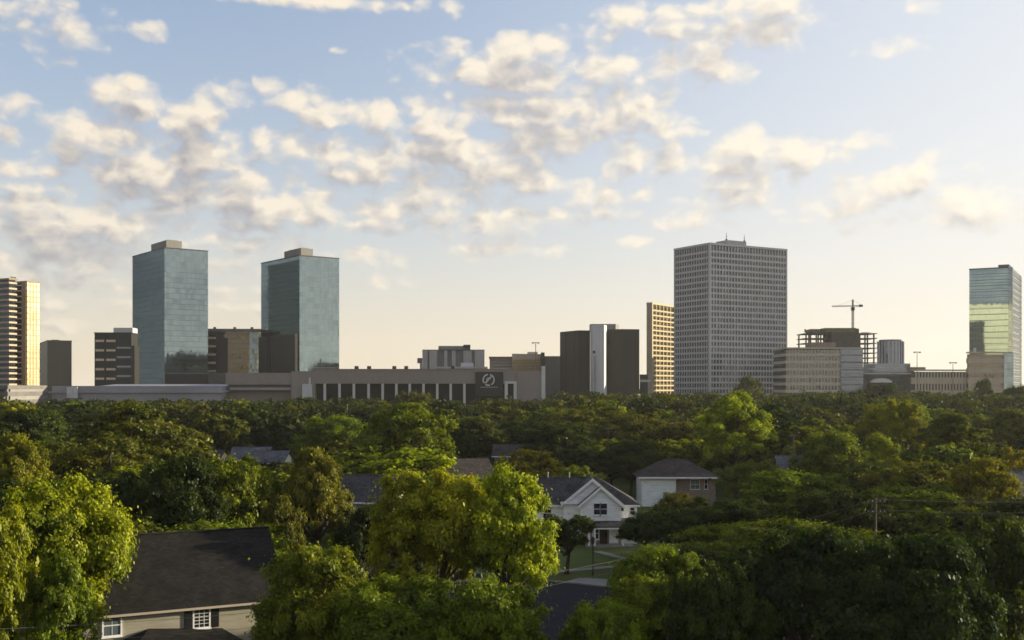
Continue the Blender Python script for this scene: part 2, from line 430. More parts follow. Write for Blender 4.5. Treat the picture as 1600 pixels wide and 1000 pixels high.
M = {
 'concrete': surface('pale_concrete', (0.36, 0.35, 0.34), 0.85, 0.12, 0.15, stretch=(1, 1, .3)),
 'concrete_light': surface('light_grey_concrete', (0.46, 0.46, 0.475), 0.85, 0.10, 0.15, stretch=(1, 1, .3)),
 'concrete_warm': surface('warm_concrete', (0.40, 0.34, 0.27), 0.85, 0.12, 0.15, stretch=(1, 1, .3)),
 'sun_tint_concrete': surface('sun_tinted_concrete', (0.42, 0.34, 0.23), 0.85, 0.10, 0.15),  # gold tint of the sunlight put into the concrete colour
 'concrete_pale': surface('pale_beige_concrete', (0.44, 0.41, 0.36), 0.85, 0.10, 0.15),
 'concrete_brown': surface('brown_concrete', (0.26, 0.20, 0.155), 0.85, 0.15, 0.15, stretch=(1, 1, .3)),
 'concrete_grey': surface('grey_concrete', (0.20, 0.195, 0.19), 0.85, 0.15, 0.15, stretch=(1, 1, .3)),
 'concrete_raw': surface('raw_concrete', (0.10, 0.092, 0.078), 0.9, 0.25, 0.3),
 'dark_brown': surface('dark_bronze_cladding', (0.026, 0.022, 0.019), 0.5, 0.2, 0.1, stretch=(3, 3, .1)),
 'dark_block': surface('dark_cladding', (0.024, 0.023, 0.023), 0.45, 0.15, 0.1, stretch=(2, 2, .1)),
 'cream': surface('cream_render', (0.62, 0.52, 0.38), 0.8, 0.10, 0.2),
 'white_paint': surface('white_paint', (0.72, 0.71, 0.69), 0.6, 0.08, 0.5),
 'white_panel': surface('pale_blue_grey_panel', (0.46, 0.47, 0.50), 0.6, 0.10, 0.15, stretch=(1, 1, .3)),
 'mall_wall': surface('mall_limestone', (0.25, 0.215, 0.20), 0.85, 0.10, 0.06, stretch=(1, 1, .5)),
 'mall_white': surface('mall_white_column', (0.52, 0.52, 0.50), 0.75, 0.08, 0.2),
 'mall_roof': surface('pale_lavender_roof_membrane', (0.27, 0.265, 0.30), 0.8, 0.12, 0.05),
 'mall_dark': surface('dark_shopfront_glass', (0.013, 0.015, 0.018), 0.3, 0.3, 0.3, spec=0.15),
 'car_park': surface('car_park_concrete', (0.12, 0.115, 0.12), 0.85, 0.2, 0.2),
 'sign_dark': surface('dark_sign_panel', (0.022, 0.024, 0.028), 0.5, 0.15, 0.3),
 'glass_teal': curtain('teal_mirror_glass', (0.25, 0.325, 0.355), (0.115, 0.14, 0.15), 3.9, 1.6, wob=0.006, var=0.42, patch=0.05),
 'glass_dark': curtain('dark_reflective_glass', (0.055, 0.06, 0.065), (0.03, 0.03, 0.03), 3.9, 1.5, 0.9),
 'glass_grid': curtain('grey_window_glass', (0.13, 0.13, 0.137), (0.03, 0.03, 0.03), 3.9, 2.6, 0.6, 0.12, wob=0.03, var=0.7, blind=0.6),
 'glass_bronze': curtain('bronze_reflective_glass', (0.14, 0.125, 0.085), (0.10, 0.085, 0.06), 3.9, 1.5, 1.0, 0.06, wob=0.03),
 'glass_brown': curtain('brown_office_glass', (0.17, 0.15, 0.13), (0.06, 0.05, 0.04), 3.9, 1.5, 0.8, 0.1, wob=0.03),
 'glass_sun_gold': curtain('sun_gold_glass', (0.40, 0.265, 0.115), (0.20, 0.14, 0.07), 3.0, 2.2, 0.15, 0.3, wob=0.03),  # glass colour carries the gold of the low sun
 'glass_green': curtain('green_mirror_glass', (0.30, 0.42, 0.43), (0.2, 0.26, 0.25), 4.0, 1.6, 1.0, 0.02, lw=0.2, wob=0.0012),
 'glass_blue': curtain('blue_grey_glass', (0.17, 0.20, 0.245), (0.09, 0.10, 0.12), 3.6, 1.6, 0.9, 0.1),
 'glass_window': plain_glass('house_window_glass', (0.03, 0.035, 0.045), 0.06, 0.35),
 'glass_window_blue': plain_glass('sky_reflecting_window_glass', (0.25, 0.30, 0.38), 0.06, 0.6),
 'steel': surface('painted_steel', (0.20, 0.155, 0.085), 0.55, 0.15, 0.5),
 'steel_dark': surface('dark_steel', (0.04, 0.04, 0.04), 0.5, 0.2, 0.6),
 'formwork': surface('plywood_formwork', (0.16, 0.14, 0.075), 0.8, 0.3, 0.3),
 'roof_dark': shingles('dark_shaded_shingles', (0.0155, 0.0145, 0.0145)),  # dark roof, tone lowered further in place of the shade over it
 'roof_grey': shingles('grey_shingles', (0.058, 0.057, 0.064)),
 'roof_brown': shingles('brown_shingles', (0.060, 0.050, 0.047)),
 'roof_blue': shingles('blue_grey_shingles', (0.10, 0.105, 0.125)),
 'siding_taupe': siding('taupe_siding', (0.31, 0.285, 0.235), 0.3, 0.15),
 'siding_white': siding('white_siding', (0.82, 0.835, 0.86)),
 'siding_pale': siding('pale_blue_white_siding', (0.78, 0.83, 0.88)),
 'trim': surface('white_trim', (0.76, 0.76, 0.78), 0.5, 0.06, 1.0),
 'fascia': surface('tan_fascia', (0.30, 0.20, 0.125), 0.7, 0.15, 1.0),
 'shutter': surface('black_shutter', (0.012, 0.012, 0.013), 0.5, 0.2, 1.0),
 'brick': brickwork('red_brown_brick', (0.20, 0.145, 0.12)),
 'door': surface('dark_door', (0.03, 0.022, 0.02), 0.5, 0.2, 1.0),
 'shaded_asphalt': surface('shaded_asphalt', (0.021, 0.021, 0.026), 0.95, 0.25, 0.25, spec=0.1),  # shade on the street is taken into the asphalt tone
 'pavement': surface('concrete_pavement', (0.23, 0.22, 0.205), 0.9, 0.15, 0.6),
 'wood_pole': surface('weathered_pole_wood', (0.075, 0.062, 0.052), 0.9, 0.25, 1.5, stretch=(4, 4, .4)),
 'bark': surface('bark', (0.055, 0.042, 0.032), 0.95, 0.35, 1.2, stretch=(3, 3, .6)),
 'wire': surface('grey_cable', (0.12, 0.12, 0.12), 0.6, 0.1, 0.5),
}

def lawn_material():
    m, t, b = new_mat('lawn')
    co = t.n('ShaderNodeTexCoord').outputs['Object']
    a = t.noise(co, 0.08, 5.0, 0.6); c = t.noise(co, 2.2, 4.0, 0.7)
    g = t.mix(t.step(a, 0.35, 0.65), (0.070, 0.098, 0.022), (0.110, 0.130, 0.032))
    g = t.mix(t.m('MULTIPLY', t.step(c, 0.35, 0.75), 0.6), g, (0.045, 0.058, 0.017))
    t.put(b.inputs['Base Color'], g)
    b.inputs['Roughness'].default_value = 0.95
    b.inputs['Specular IOR Level'].default_value = 0.1
    return m

def leaf_material():
    """one foliage shader; each crown brings its own leaf colour as its object colour"""
    m = bpy.data.materials.new('leaves')
    m.use_nodes = True
    m.node_tree.nodes.clear()
    t = NT(m.node_tree)
    oi = t.n('ShaderNodeObjectInfo')
    at_ = t.n('ShaderNodeAttribute', attribute_name='tint')
    tint = at_.outputs['Fac']
    base = oi.outputs['Color']
    pale_leaf = t.mix(1.0, base, (1.50, 1.50, 0.70), 'MULTIPLY')
    dark_leaf = t.mix(1.0, base, (0.48, 0.60, 0.75), 'MULTIPLY')
    col = t.mix(t.step(tint, 0.05, 0.95), dark_leaf, pale_leaf)
    df = t.n('ShaderNodeBsdfDiffuse'); t.put(df.inputs['Color'], col)
    tr = t.n('ShaderNodeBsdfTranslucent'); t.put(tr.inputs['Color'], t.mix(1.0, col, (1.30, 1.35, 0.40), 'MULTIPLY'))
    gl = t.n('ShaderNodeBsdfGlossy'); gl.inputs['Roughness'].default_value = 0.45
    gl.inputs['Color'].default_value = (0.9, 0.9, 0.9, 1)
    mx = t.n('ShaderNodeMixShader'); mx.inputs[0].default_value = 0.30
    m.node_tree.links.new(df.outputs[0], mx.inputs[1]); m.node_tree.links.new(tr.outputs[0], mx.inputs[2])
    m2 = t.n('ShaderNodeMixShader'); m2.inputs[0].default_value = 0.010
    m.node_tree.links.new(mx.outputs[0], m2.inputs[1]); m.node_tree.links.new(gl.outputs[0], m2.inputs[2])
    o = t.n('ShaderNodeOutputMaterial')
    m.node_tree.links.new(m2.outputs[0], o.inputs[0])
    return m
M['lawn'] = lawn_material()
M['leaf'] = leaf_material()

# ------------------------------------------------------------------ ground, street, pavement
def sheet(name, pts, z, m):
    mb = MB().add([(x, y, z) for x, y in pts], [tuple(range(len(pts)))])
    return tag(mb.build(name, m), kind='structure')

gm = MB()
nx, ny = 60, 70
gx = [-2600 + 5200 * i / nx for i in range(nx + 1)]
gy = [-300 + 3600 * (j / ny) ** 1.6 for j in range(ny + 1)]
rg = random.Random(4)
gv = [(x, y, -0.02 - rg.random() * 0.05) for y in gy for x in gx]
gm.add(gv, [(j * (nx + 1) + i, j * (nx + 1) + i + 1, (j + 1) * (nx + 1) + i + 1, (j + 1) * (nx + 1) + i) for j in range(ny) for i in range(nx)])
tag(gm.build('ground', M['lawn']), kind='structure')

ka, kb = gnd(822, 905), gnd(942, 917)                 # far kerb of the side street
kd = (kb - ka).normalized(); kn = Vector((kd.y, -kd.x, 0))
if kn.y > 0: kn = -kn
def strip(a, d, n, s0, s1, w0, w1):
    return [tuple((a + d * s + n * w).to_2d()) for s, w in ((s0, w0), (s1, w0), (s1, w1), (s0, w1))]
sheet('road', strip(ka, kd, kn, -34, 40, 0.0, 34.0), 0.012, M['shaded_asphalt'])
kerb = MB()
kp = strip(ka, kd, kn, -34, 40, -0.22, 0.0)
kerb.prism(kp, -0.03, 0.14)
tag(kerb.build('kerb', M['pavement']), kind='structure')
# concrete apron on the corner
ap = [gnd(884, 909).to_2d(), gnd(946, 917.2).to_2d(), gnd(950, 905).to_2d(), gnd(905, 903).to_2d()]
sheet('corner_pavement', [tuple(p) for p in ap], 0.020, M['pavement'])
sa, sb = gnd(822, 900), gnd(990, 884)
sd_ = (sb - sa).normalized(); sn = Vector((-sd_.y, sd_.x, 0))
sheet('pavement', strip(sa, sd_, sn, -16, 30, 0.0, 1.35), 0.016, M['pavement'])
wa, wb = gnd(926, 862), gnd(990, 879)
wd = (wb - wa).normalized(); wn_ = Vector((-wd.y, wd.x, 0))
sheet('garden_path', strip(wa, wd, wn_, 0, 13, 0.0, 1.2), 0.024, M['pavement'])

# ------------------------------------------------------------------ towers and offices
GRID = R(37.6)                                        # how the street grid of the district lies
class Block:
    """a rectangular building: front corner seen at column xc, its sides ending at columns xl and xr, top at row yt"""
    def __init__(self, xl, xc, xr, yt, Y, th=GRID):
        self.c = Vector(((xc - 800) / F * Y, Y, 0))
        self.r = Vector((math.cos(th), math.sin(th), 0)); self.l = Vector((-math.sin(th), math.cos(th), 0))
        self.th, self.Y = th, Y
        self.L = self.reach(self.r, xr)
        self.D = self.reach(self.l, xl)
        self.H = zat(yt, Y)
    def reach(self, d, px):
        m = (px - 800) / F
        return (m * self.Y - self.c.x) / (d.x - m * d.y)
    def rx(self, px):            # where column px meets the right face, as a local x
        return self.reach(self.r, px)
    def ly(self, px):            # where column px meets the left face, as a local y
        return self.reach(self.l, px)
    def root(self, name, label, cat='building', group=None):
        return thing(name, label, cat, self.c, self.th, group)
    def rel(self, p):            # a world point in this block's own frame
        q = Vector(p) - self.c
        return Vector((q.dot(self.r), q.dot(self.l), q.z))

def repeat(me, name, parent, locs):
    for p in locs:
        link(name, me, parent, p)

# twin mirror-glass towers
def mirror_tower(b, pent, label):
    t = b.root('mirror_glass_tower', label, 'tower', 'twin mirror glass towers')
    MB().box(0, b.L, 0, b.D, -1, b.H).build('curtain_wall', M['glass_teal'], t)
    mb = MB()
    e, h = 0.15, 0.9
    mb.box(-e, b.L + e, -e, 0.35, b.H, b.H + h).box(-e, b.L + e, b.D - .35, b.D + e, b.H, b.H + h)
    mb.box(-e, 0.35, 0.35, b.D - .35, b.H, b.H + h).box(b.L - .35, b.L + e, 0.35, b.D - .35, b.H, b.H + h)
    mb.build('parapet', M['steel_dark'], t)
    x0, x1, y0, y1, z1 = pent
    p = MB().box(x0, x1, y0, y1, b.H, z1).build('rooftop_plant_room', M['concrete_grey'], t)
    MB().box(x0 + 2, x1 - 2, y0 + 3, y1 - 3, z1, z1 + 0.8).build('cooling_unit', M['concrete_grey'], p)
    MB().box(-0.25, b.L + .25, -0.25, b.D + .25, -1, 5.5).build('base_course', M['concrete_grey'], t)
    return t
b1 = Block(207, 257, 325, 388, 800)
mirror_tower(b1, (b1.rx(271) * .55, b1.rx(289) * 1.0, 6, b1.D * .55, b1.H + 7.0), 'mirror glass tower with grey plant room on its roof, nearest the gold apartment tower')
b2 = Block(408, 468, 530, 400, 790)
mirror_tower(b2, (b2.rx(474) * 1.2, b2.rx(494), 5, b2.D * .50, b2.H + 6.5), 'mirror glass tower with dark reflection built onto its foot, standing over the mall roof')

# dark block built in place of a reflection in the second mirror tower
ax = thing('reflection_block', 'dark block standing in for a reflection low on the second mirror glass tower', 'building', b2.c, b2.th)
MB().box(-3.2, -0.4, 0.6, b2.D * .62, -1, zat(524, 800)).build('curtain_wall', M['dark_block'], ax)  # main piece of the built reflection
MB().box(-3.0, -0.5, b2.D * .74, b2.D * .97, -1, zat(526, 830)).build('stair_block', M['dark_block'], ax)  # narrower piece of the built reflection, no stair inside
MB().box(-3.35, -0.4, 0.45, b2.D * .62 + .15, zat(524, 800), zat(524, 800) + .5).build('parapet', M['steel_dark'], ax)  # top edge of the built reflection

# gold apartment tower at the left edge of the view
TA = R(60)
a1 = Block(-70, 15, 24, 437, 680, TA)
a2 = Block(-40, 42, 61, 441, 692, TA)
t = a1.root('apartment_tower', 'tall apartment tower with gold sunlit face and dark banded balconies at left edge', 'tower')
o2 = a1.rel(a2.c)
nfl = 25
fh = a1.H / nfl
MB().box(0, a1.L, 0, a1.D, -1, a1.H).build('front_wing', M['glass_dark'], t)
MB().box(o2.x, o2.x + a2.L, o2.y + 0.0, o2.y + a2.D, -1, a2.H).build('rear_wing', M['glass_dark'], t)
py_pier = a2.ly(35)
MB().box(o2.x - 0.6, o2.x - 0.03, o2.y + 0.1, o2.y + py_pier, -1, a2.H + 0.6).build('corner_pier', M['concrete_brown'], t)
MB().box(o2.x + 0.05, o2.x + a2.L - .05, o2.y - 0.35, o2.y - 0.02, -1, a2.H).build('sunlit_glazing', M['glass_sun_gold'], t)  # sunlit side only, its gold light put into the glass colour
band = MB().box(-0.9, a1.L + 0.25, -0.7, -0.02, 0, 1.1).box(-0.9, -0.02, -0.02, a1.D, 0, 1.1).box(a1.L + .02, a1.L + 1.2, 0.02, a1.D * .55, 0, 1.1).mesh('balcony', M['concrete_warm'])
slab2 = MB().box(o2.x - 0.5, o2.x - 0.05, o2.y + py_pier + .1, o2.y + a2.D * .8, 0, 0.75).mesh('balcony', M['cream'])
slab3 = MB().box(o2.x - 0.1, o2.x + a2.L + .1, o2.y - 0.8, o2.y - 0.36, 0, 0.5).mesh('floor_band', M['concrete_warm'])
for k in range(nfl):
    z = k * fh + 1.0
    link('balcony', band, t, (0, 0, z))
    if z < a2.H - 1:
        link('balcony', slab2, t, (0, 0, z))
        link('floor_band', slab3, t, (0, 0, z))
pier = MB().box(-.22, .22, -0.62, -0.37, -1, a2.H).mesh('pier', M['concrete_warm'])
repeat(pier, 'pier', t, [(o2.x + a2.L * k / 4, o2.y, 0) for k in range(1, 4)])
MB().box(-1.0, a1.L + 1.0, -0.9, a1.D, a1.H, a1.H + 1.0).build('roof_slab', M['concrete_brown'], t)
MB().box(o2.x - .7, o2.x + a2.L + .2, o2.y - 0.9, o2.y + a2.D, a2.H, a2.H + 0.9).build('roof_slab', M['concrete_brown'], t)
rp = MB()
for k in range(24):
    rp.box(a1.L * k / 24, a1.L * k / 24 + .08, -0.8, -0.7, a1.H + 1.0, a1.H + 1.9)
rp.box(-0.9, a1.L + .9, -0.8, -0.7, a1.H + 1.9, a1.H + 2.0)
rp.build('roof_railing', M['steel_dark'], t)

# plain dark block
b = Block(61, 74, 112, 533, 745, R(28))
t = b.root('dark_office_block', 'plain dark windowless block beside the gold apartment tower')
MB().box(0, b.L, 0, b.D, -1, b.H).build('wall', M['dark_block'], t)
MB().box(-.15, b.L + .15, -.15, b.D + .15, b.H, b.H + .7).build('parapet', M['steel_dark'], t)
MB().box(3, 8, 4, 9, b.H + .7, b.H + 1.2).build('roof_hatch', M['steel_dark'], t)

# balcony block beside the first mirror tower
b = Block(147, 148, 207, 521, 735, R(4))
b.D = 16
t = b.root('balcony_block', 'low apartment block with white balcony bands and dark right part, beside the first mirror tower')
xm = b.rx(180.5)
MB().box(0, b.L * .97, 0, b.D, -1, b.H).build('wall', M['dark_block'], t)
n = 9
bm_ = MB().box(.3, xm, -1.1, -0.03, 0, 1.45).mesh('balcony', M['cream'])
repeat(bm_, 'balcony', t, [(0, 0, b.H * k / n + .6) for k in range(n)])
MB().box(xm * .48, xm * .58, -1.3, -1.12, -1, b.H).build('pier', M['dark_brown'], t)
MB().box(xm * .02, xm * .06, -1.3, -1.12, -1, b.H).build('pier', M['dark_brown'], t)
wv_ = MB().box(xm + .8, b.L * .95, -.12, -.02, 0, 1.3).mesh('window_band', M['glass_blue'])
repeat(wv_, 'window_band', t, [(0, 0, b.H * k / n + 2.4) for k in range(n - 1)])
MB().box(-.2, b.L, -1.2, b.D, b.H, b.H + .7).build('parapet', M['dark_brown'], t)
MB().box(b.rx(176), b.rx(206), 2, 14, b.H + .7, b.H + 4.0).build('rooftop_plant_room', M['white_panel'], t)
MB().box(b.L * .97 + .02, b.L + 1.2, .6, b.D - 4, -1, b.H - 8).build('stair_block', M['dark_block'], t)

# block between the mirror towers
b = Block(317, 318, 408, 518, 850, R(4))
b.D = 30
t = b.root('bronze_office_block', 'mid rise block with bronze glass and a dark bay between the two mirror towers')
MB().box(0, b.L, 0, b.D, -1, b.H).build('curtain_wall', M['glass_bronze'], t)
MB().box(b.rx(338), b.rx(356), -.4, -.02, -1, b.H - 5).build('dark_bay', M['dark_block'], t)
MB().box(b.rx(390), b.L + .3, -.5, -.02, -1, b.H - .5).build('glass_bay', M['glass_teal'], t)
bm_ = MB().box(0, b.rx(337.5), -1.0, -.03, 0, 1.6).mesh('balcony', M['cream'])
repeat(bm_, 'balcony', t, [(0, 0, b.H * k / 10 + .6) for k in range(10)])
MB().box(-.6, b.L + .4, -.7, b.D, b.H, b.H + 2.2).build('parapet', M['concrete_grey'], t)
un = MB().box(0, 2.2, 2, 4.5, 0, 1.6).mesh('roof_unit', M['concrete_grey'])
repeat(un, 'roof_unit', t, [(b.L * f_, 2, b.H + 2.2) for f_ in (.15, .5, .8)])

# dark podium in front of the mirror towers
b = Block(257, 258, 352, 584, 700, R(0))
t = b.root('podium_block', 'low dark podium in front of the first mirror tower')
MB().box(0, b.L, 0, 30, -1, b.H).build('wall', M['dark_block'], t)
MB().box(b.L * .72, b.L, -.4, -.02, -1, b.H + .4).build('dark_bay', M['glass_dark'], t)
MB().box(-.2, b.L + .2, -.25, 30, b.H, b.H + .5).build('parapet', M['concrete_grey'], t)

# ------------------------------------------------------------------ shopping mall
MY = 520.0
def mx(px): return (px - 800) / F * MY
def mz(py): return zat(py, MY)
t = thing('department_store', 'long pale department store with white columns, dark shopfront and round emblem sign', 'store', (mx(600), MY, 0))
X = lambda px: mx(px) - mx(600)
zt, zl = mz(578), mz(599.5)
MB().box(X(352), X(455), 1.0, 60, mz(601), mz(582.5)).box(X(352), X(455), 5.0, 60, -1, mz(601)).build('left_wing', M['mall_wall'], t)
MB().box(X(358), X(454.5), 0.7, 4.9, mz(609.5), mz(609.5) + 1.2).build('canopy', M['mall_roof'], t)
MB().box(X(455), X(492), 0.0, 60, -1, mz(580)).build('entrance_block', M['mall_wall'], t)
MB().box(X(473), X(488), -1.2, -0.02, -1, mz(600)).build('entrance_porch', M['white_panel'], t)
MB().box(X(483), X(485.5), -1.0, -0.1, mz(600), mz(590)).build('entrance_mast', M['mall_white'], t)
MB().box(X(492), X(808), 0.4, 60, zl, zt).build('parapet_wall', M['mall_wall'], t)
MB().box(X(492), X(808), 0.2, 61, zt, zt + .5).build('coping', M['concrete_brown'], t)
MB().box(X(492), X(808), 4.5, 60, -1, zl).build('shopfront', M['mall_dark'], t)
MB().box(X(808), X(852), -0.3, 60, -1, mz(579.5)).build('end_block', M['mall_wall'], t)
MB().box(X(846), X(852), -0.7, -0.32, -1, mz(572)).build('end_pier', M['mall_white'], t)
colm = MB().box(-.55, .55, .5, 1.6, -1, zl).mesh('column', M['mall_white'])
repeat(colm, 'column', t, [(X(px), 0, 0) for px in (507, 530, 552.5, 575.5, 597.5, 619, 640, 661.5, 683, 704, 725.5)])
for px in (791, 805): MB().box(X(px) - .75, X(px) + .75, -.4, .38, -1, zl + .02).build('portal_frame', M['mall_white'], t)
MB().box(X(791) - .75, X(805) + .75, -.4, .38, zl + .04, zl + 1.1).build('portal_frame', M['mall_white'], t)
vent = MB().box(-.9, .9, 8, 10, 0, 1.5).mesh('roof_vent', M['steel_dark'])
repeat(vent, 'roof_vent', t, [(X(px), 0, zt + .5) for px in (553, 573, 613, 632, 706)])
sg = MB().box(X(743), X(786), -0.5, 0.38, mz(619), mz(581)).build('sign_panel', M['sign_dark'], t)
em = MB()
cx, cz, ro, ri = X(763.5), mz(593.5), 2.9, 2.25
def arc(a0, a1, r0, r1, n=22):
    p = [(cx + math.cos(R(a0 + (a1 - a0) * k / n)) * r1, cz + math.sin(R(a0 + (a1 - a0) * k / n)) * r1) for k in range(n + 1)]
    q = [(cx + math.cos(R(a0 + (a1 - a0) * k / n)) * r0, cz + math.sin(R(a0 + (a1 - a0) * k / n)) * r0) for k in range(n + 1)]
    for k in range(n):
        em.wedge([q[k], q[k + 1], p[k + 1], p[k]], -0.62, -0.5)
arc(-60, 75, ri, ro); arc(100, 215, ri, ro); arc(235, 285, ri, ro)
arc(20, 200, 0.75, 1.15, 14)
em.wedge([(cx - 1.9, cz - 1.5), (cx - 1.2, cz - 1.7), (cx + 1.6, cz + 1.5), (cx + 0.9, cz + 1.8)], -0.62, -0.5)
em.build('emblem', M['mall_white'], sg)
tx = MB()
rg = random.Random(9)
x = X(751)
while x < X(778):
    w = rg.uniform(.25, .55)
    tx.box(x, x + w, -0.58, -0.5, mz(605.8), mz(604.3))
    x += w + .16
tx.build('lettering', M['concrete'], sg)

# low mall roof and car park to the left
t = thing('mall_hall', 'low flat mall hall with pale lavender roof at the foot of the mirror towers', 'building', (mx(200), 500, 0))
X = lambda px: mx(px) - mx(200)
MB().box(X(95), X(352), 10, 90, -1, zat(603, 510)).build('wall', M['mall_roof'], t)
MB().slab([(X(90), 9, zat(612, 505)), (X(356), 9, zat(612, 505)), (X(356), 95, zat(600, 560)), (X(90), 95, zat(600, 560))], .6).build('roof', M['mall_roof'], t)
MB().box(X(120), X(136), 8.2, 8.9, zat(612, 505) - 3, zat(605, 505)).box(X(123), X(129), 7.6, 8.1, zat(610, 505) - 2, zat(606, 505)).build('loading_bay', M['white_panel'], t)
t = thing('car_park', 'three level car park with open grey decks at the left edge below the apartment tower', 'car park', (mx(50), 470, 0))
X = lambda px: (px - 50) / F * 470
for k, (y0, y1) in enumerate(((608, 602), (619, 612), (631, 625))):
    MB().box(X(-40), X(92), 0, 40, zat(y0, 470), zat(y1, 470)).build('deck', M['car_park'], t)
MB().box(X(-39), X(91), 3, 39, -1, zat(604, 470)).build('core', M['concrete_grey'], t)
cm = MB().box(-.4, .4, .1, .9, -1, zat(604, 470)).mesh('column', M['mall_roof'])
repeat(cm, 'column', t, [(X(px), -.05, 0) for px in range(-36, 92, 14)])
MB().box(X(62), X(78), -1.2, -0.1, -1, zat(607, 470)).build('stair_block', M['car_park'], t)

# ------------------------------------------------------------------ middle distance offices
def prism_px(pts, root_xy):
    return [((px - 800) / F * Y - root_xy[0], Y - root_xy[1]) for px, Y in pts]

o = ((708 - 800) / F * 640, 640)
t = thing('grey_hotel', 'grey brown hotel block with vertical recesses and low roof box behind the department store', 'hotel', (o[0], o[1], 0))
H = zat(546, 640)
MB().prism(prism_px([(660, 642), (757, 642), (757, 668), (660, 668)], o), -1, H).build('wall', M['concrete_grey'], t)
for (pa, pb) in ((661, 668), (671, 683), (694, 699), (706, 712), (724, 737), (742, 756)):
    MB().prism(prism_px([(pa, 640.4), (pb, 640.4), (pb, 641.95), (pa, 641.95)], o), -1, H - .6).build('pier', M['concrete'], t)
MB().prism(prism_px([(685, 639.5), (735, 639.5), (735, 660), (685, 660)], o), H, zat(540.5, 640)).build('rooftop_plant_room', M['concrete_grey'], t)
MB().prism(prism_px([(724, 638), (735, 638), (735, 639.4), (724, 639.4)], o), zat(544, 640), zat(538.8, 640)).build('roof_unit', M['dark_block'], t)
MB().prism(prism_px([(652, 645), (659.8, 645), (659.8, 650), (652, 650)], o), zat(567, 640), zat(559, 640)).build('side_balcony', M['concrete_grey'], t)
MB().prism(prism_px([(656, 645), (659.8, 645), (659.8, 650), (656, 650)], o), -1, zat(567, 640)).build('side_pier', M['concrete'], t)
MB().prism(prism_px([(680, 600), (762, 600), (762, 630), (680, 630)], o), -1, zat(573, 600)).build('podium', M['concrete'], t)
MB().prism(prism_px([(681, 599.2), (761, 599.2), (761, 599.97), (681, 599.97)], o), zat(578.5, 600), zat(576, 600)).build('podium_band', M['dark_block'], t)
MB().prism(prism_px([(720, 605), (740, 605), (740, 612), (720, 612)], o), zat(573, 600), zat(567, 606)).build('podium_plant', M['white_panel'], t)

o = ((815 - 800) / F * 640, 640)
t = thing('stepped_office', 'stepped beige office with a sunlit orange front between the store and the dark slab block', 'building', (o[0], o[1], 0))
MB().prism(prism_px([(765, 648), (800, 648), (800, 680), (765, 680)], o), -1, zat(558, 640)).build('left_wing', M['concrete_warm'], t)
cw = MB().prism(prism_px([(800, 641), (848, 650), (848, 690), (800, 690)], o), -1, zat(552.5, 640)).build('centre_wing', M['concrete_warm'], t)
MB().prism(prism_px([(848, 652), (877, 652), (877, 690), (848, 690)], o), -1, zat(555.5, 640)).build('right_wing', M['concrete_grey'], t)
for k in range(5):
    y0 = 561 + k * 4.6
    MB().prism(prism_px([(766, 646.6), (799, 646.6), (799, 647.97), (766, 647.97)], o), zat(y0 + 1.6, 646), zat(y0, 646)).build('floor_band', M['concrete'], t)
    MB().prism(prism_px([(801, 640.3), (847, 649.0), (847, 649.8), (801, 641.1)], o), zat(y0 + 2.2, 640), zat(y0, 640)).build('window_band', M['glass_sun_gold'], cw)
MB().prism(prism_px([(824, 660), (840, 660), (840, 670), (824, 670)], o), zat(552.5, 640), zat(548, 640)).build('plant_room', M['cream'], t)
MB().prism(prism_px([(845, 648), (851, 648), (851, 650.5), (845, 650.5)], o), -1, zat(550, 640)).build('stair_pier', M['dark_block'], t)
MB().prism(prism_px([(764, 645), (801, 645), (801, 680), (764, 680)], o), zat(558, 640), zat(556.8, 640)).build('parapet', M['concrete_brown'], t)

# dark slab block with a pale service core
o = ((936 - 800) / F * 620, 620)
t = thing('dark_slab_block', 'dark brown office block split by a pale blue grey service core', 'building', (o[0], o[1], 0))
Hl, Hr = zat(516, 620), zat(514.3, 620)
MB().prism(prism_px([(875, 640), (904, 620), (922, 622), (922, 660), (875, 665)], o), -1, Hl).build('left_wing', M['dark_brown'], t)
MB().prism(prism_px([(948, 622), (974, 619), (999, 621), (999, 665), (948, 660)], o), -1, Hr).build('right_wing', M['dark_brown'], t)
cr = MB().prism(prism_px([(922.3, 618), (926, 613), (944, 612), (948, 618), (948, 655), (922.3, 655)], o), -1, zat(508, 615)).build('service_core', M['white_panel'], t)
MB().prism(prism_px([(926.5, 612.2), (930, 611.8), (930, 612.6), (926.5, 612.9)], o), zat(552, 612), zat(548, 612)).build('louvre', M['dark_block'], cr)
MB().prism(prism_px([(929, 611.6), (930, 611.6), (930, 612.4), (929, 612.4)], o), 0, zat(556, 612)).build('drainpipe', M['concrete_grey'], cr)
MB().prism(prism_px([(921, 630), (924, 624), (962, 624), (967, 630), (967, 655), (921, 655)], o), Hr, zat(506.3, 625)).build('rooftop_plant_room', M['concrete_grey'], t)
for px in (884, 896):
    Yf = 640 - 20 * min(1, (px - 875) / 29.0)
    q = (px - 800) / F * Yf
    MB().box(q - o[0] - .15, q - o[0] + .15, Yf - o[1] - .5, Yf - o[1] - .02, -1, Hl).build('wall_fin', M['dark_block'], t)
rb = thing('low_annex', 'small dark two storey annex between the dark slab block and the gold lattice tower', 'building', ((1008 - 800) / F * 640, 640, 0))
o = ((1008 - 800) / F * 640, 640)
MB().prism(prism_px([(999.5, 660), (1012, 660), (1012, 690), (999.5, 690)], o), -1, zat(585, 660)).build('wall', M['dark_block'], rb)
MB().prism(prism_px([(1000, 659), (1017, 659), (1017, 659.9), (1000, 659.9)], o), zat(597, 660), zat(593, 660)).build('window_band', M['glass_blue'], rb)
MB().prism(prism_px([(1011, 664), (1018, 664), (1018, 680), (1011, 680)], o), -1, zat(581, 660)).build('stair_block', M['concrete_warm'], rb)

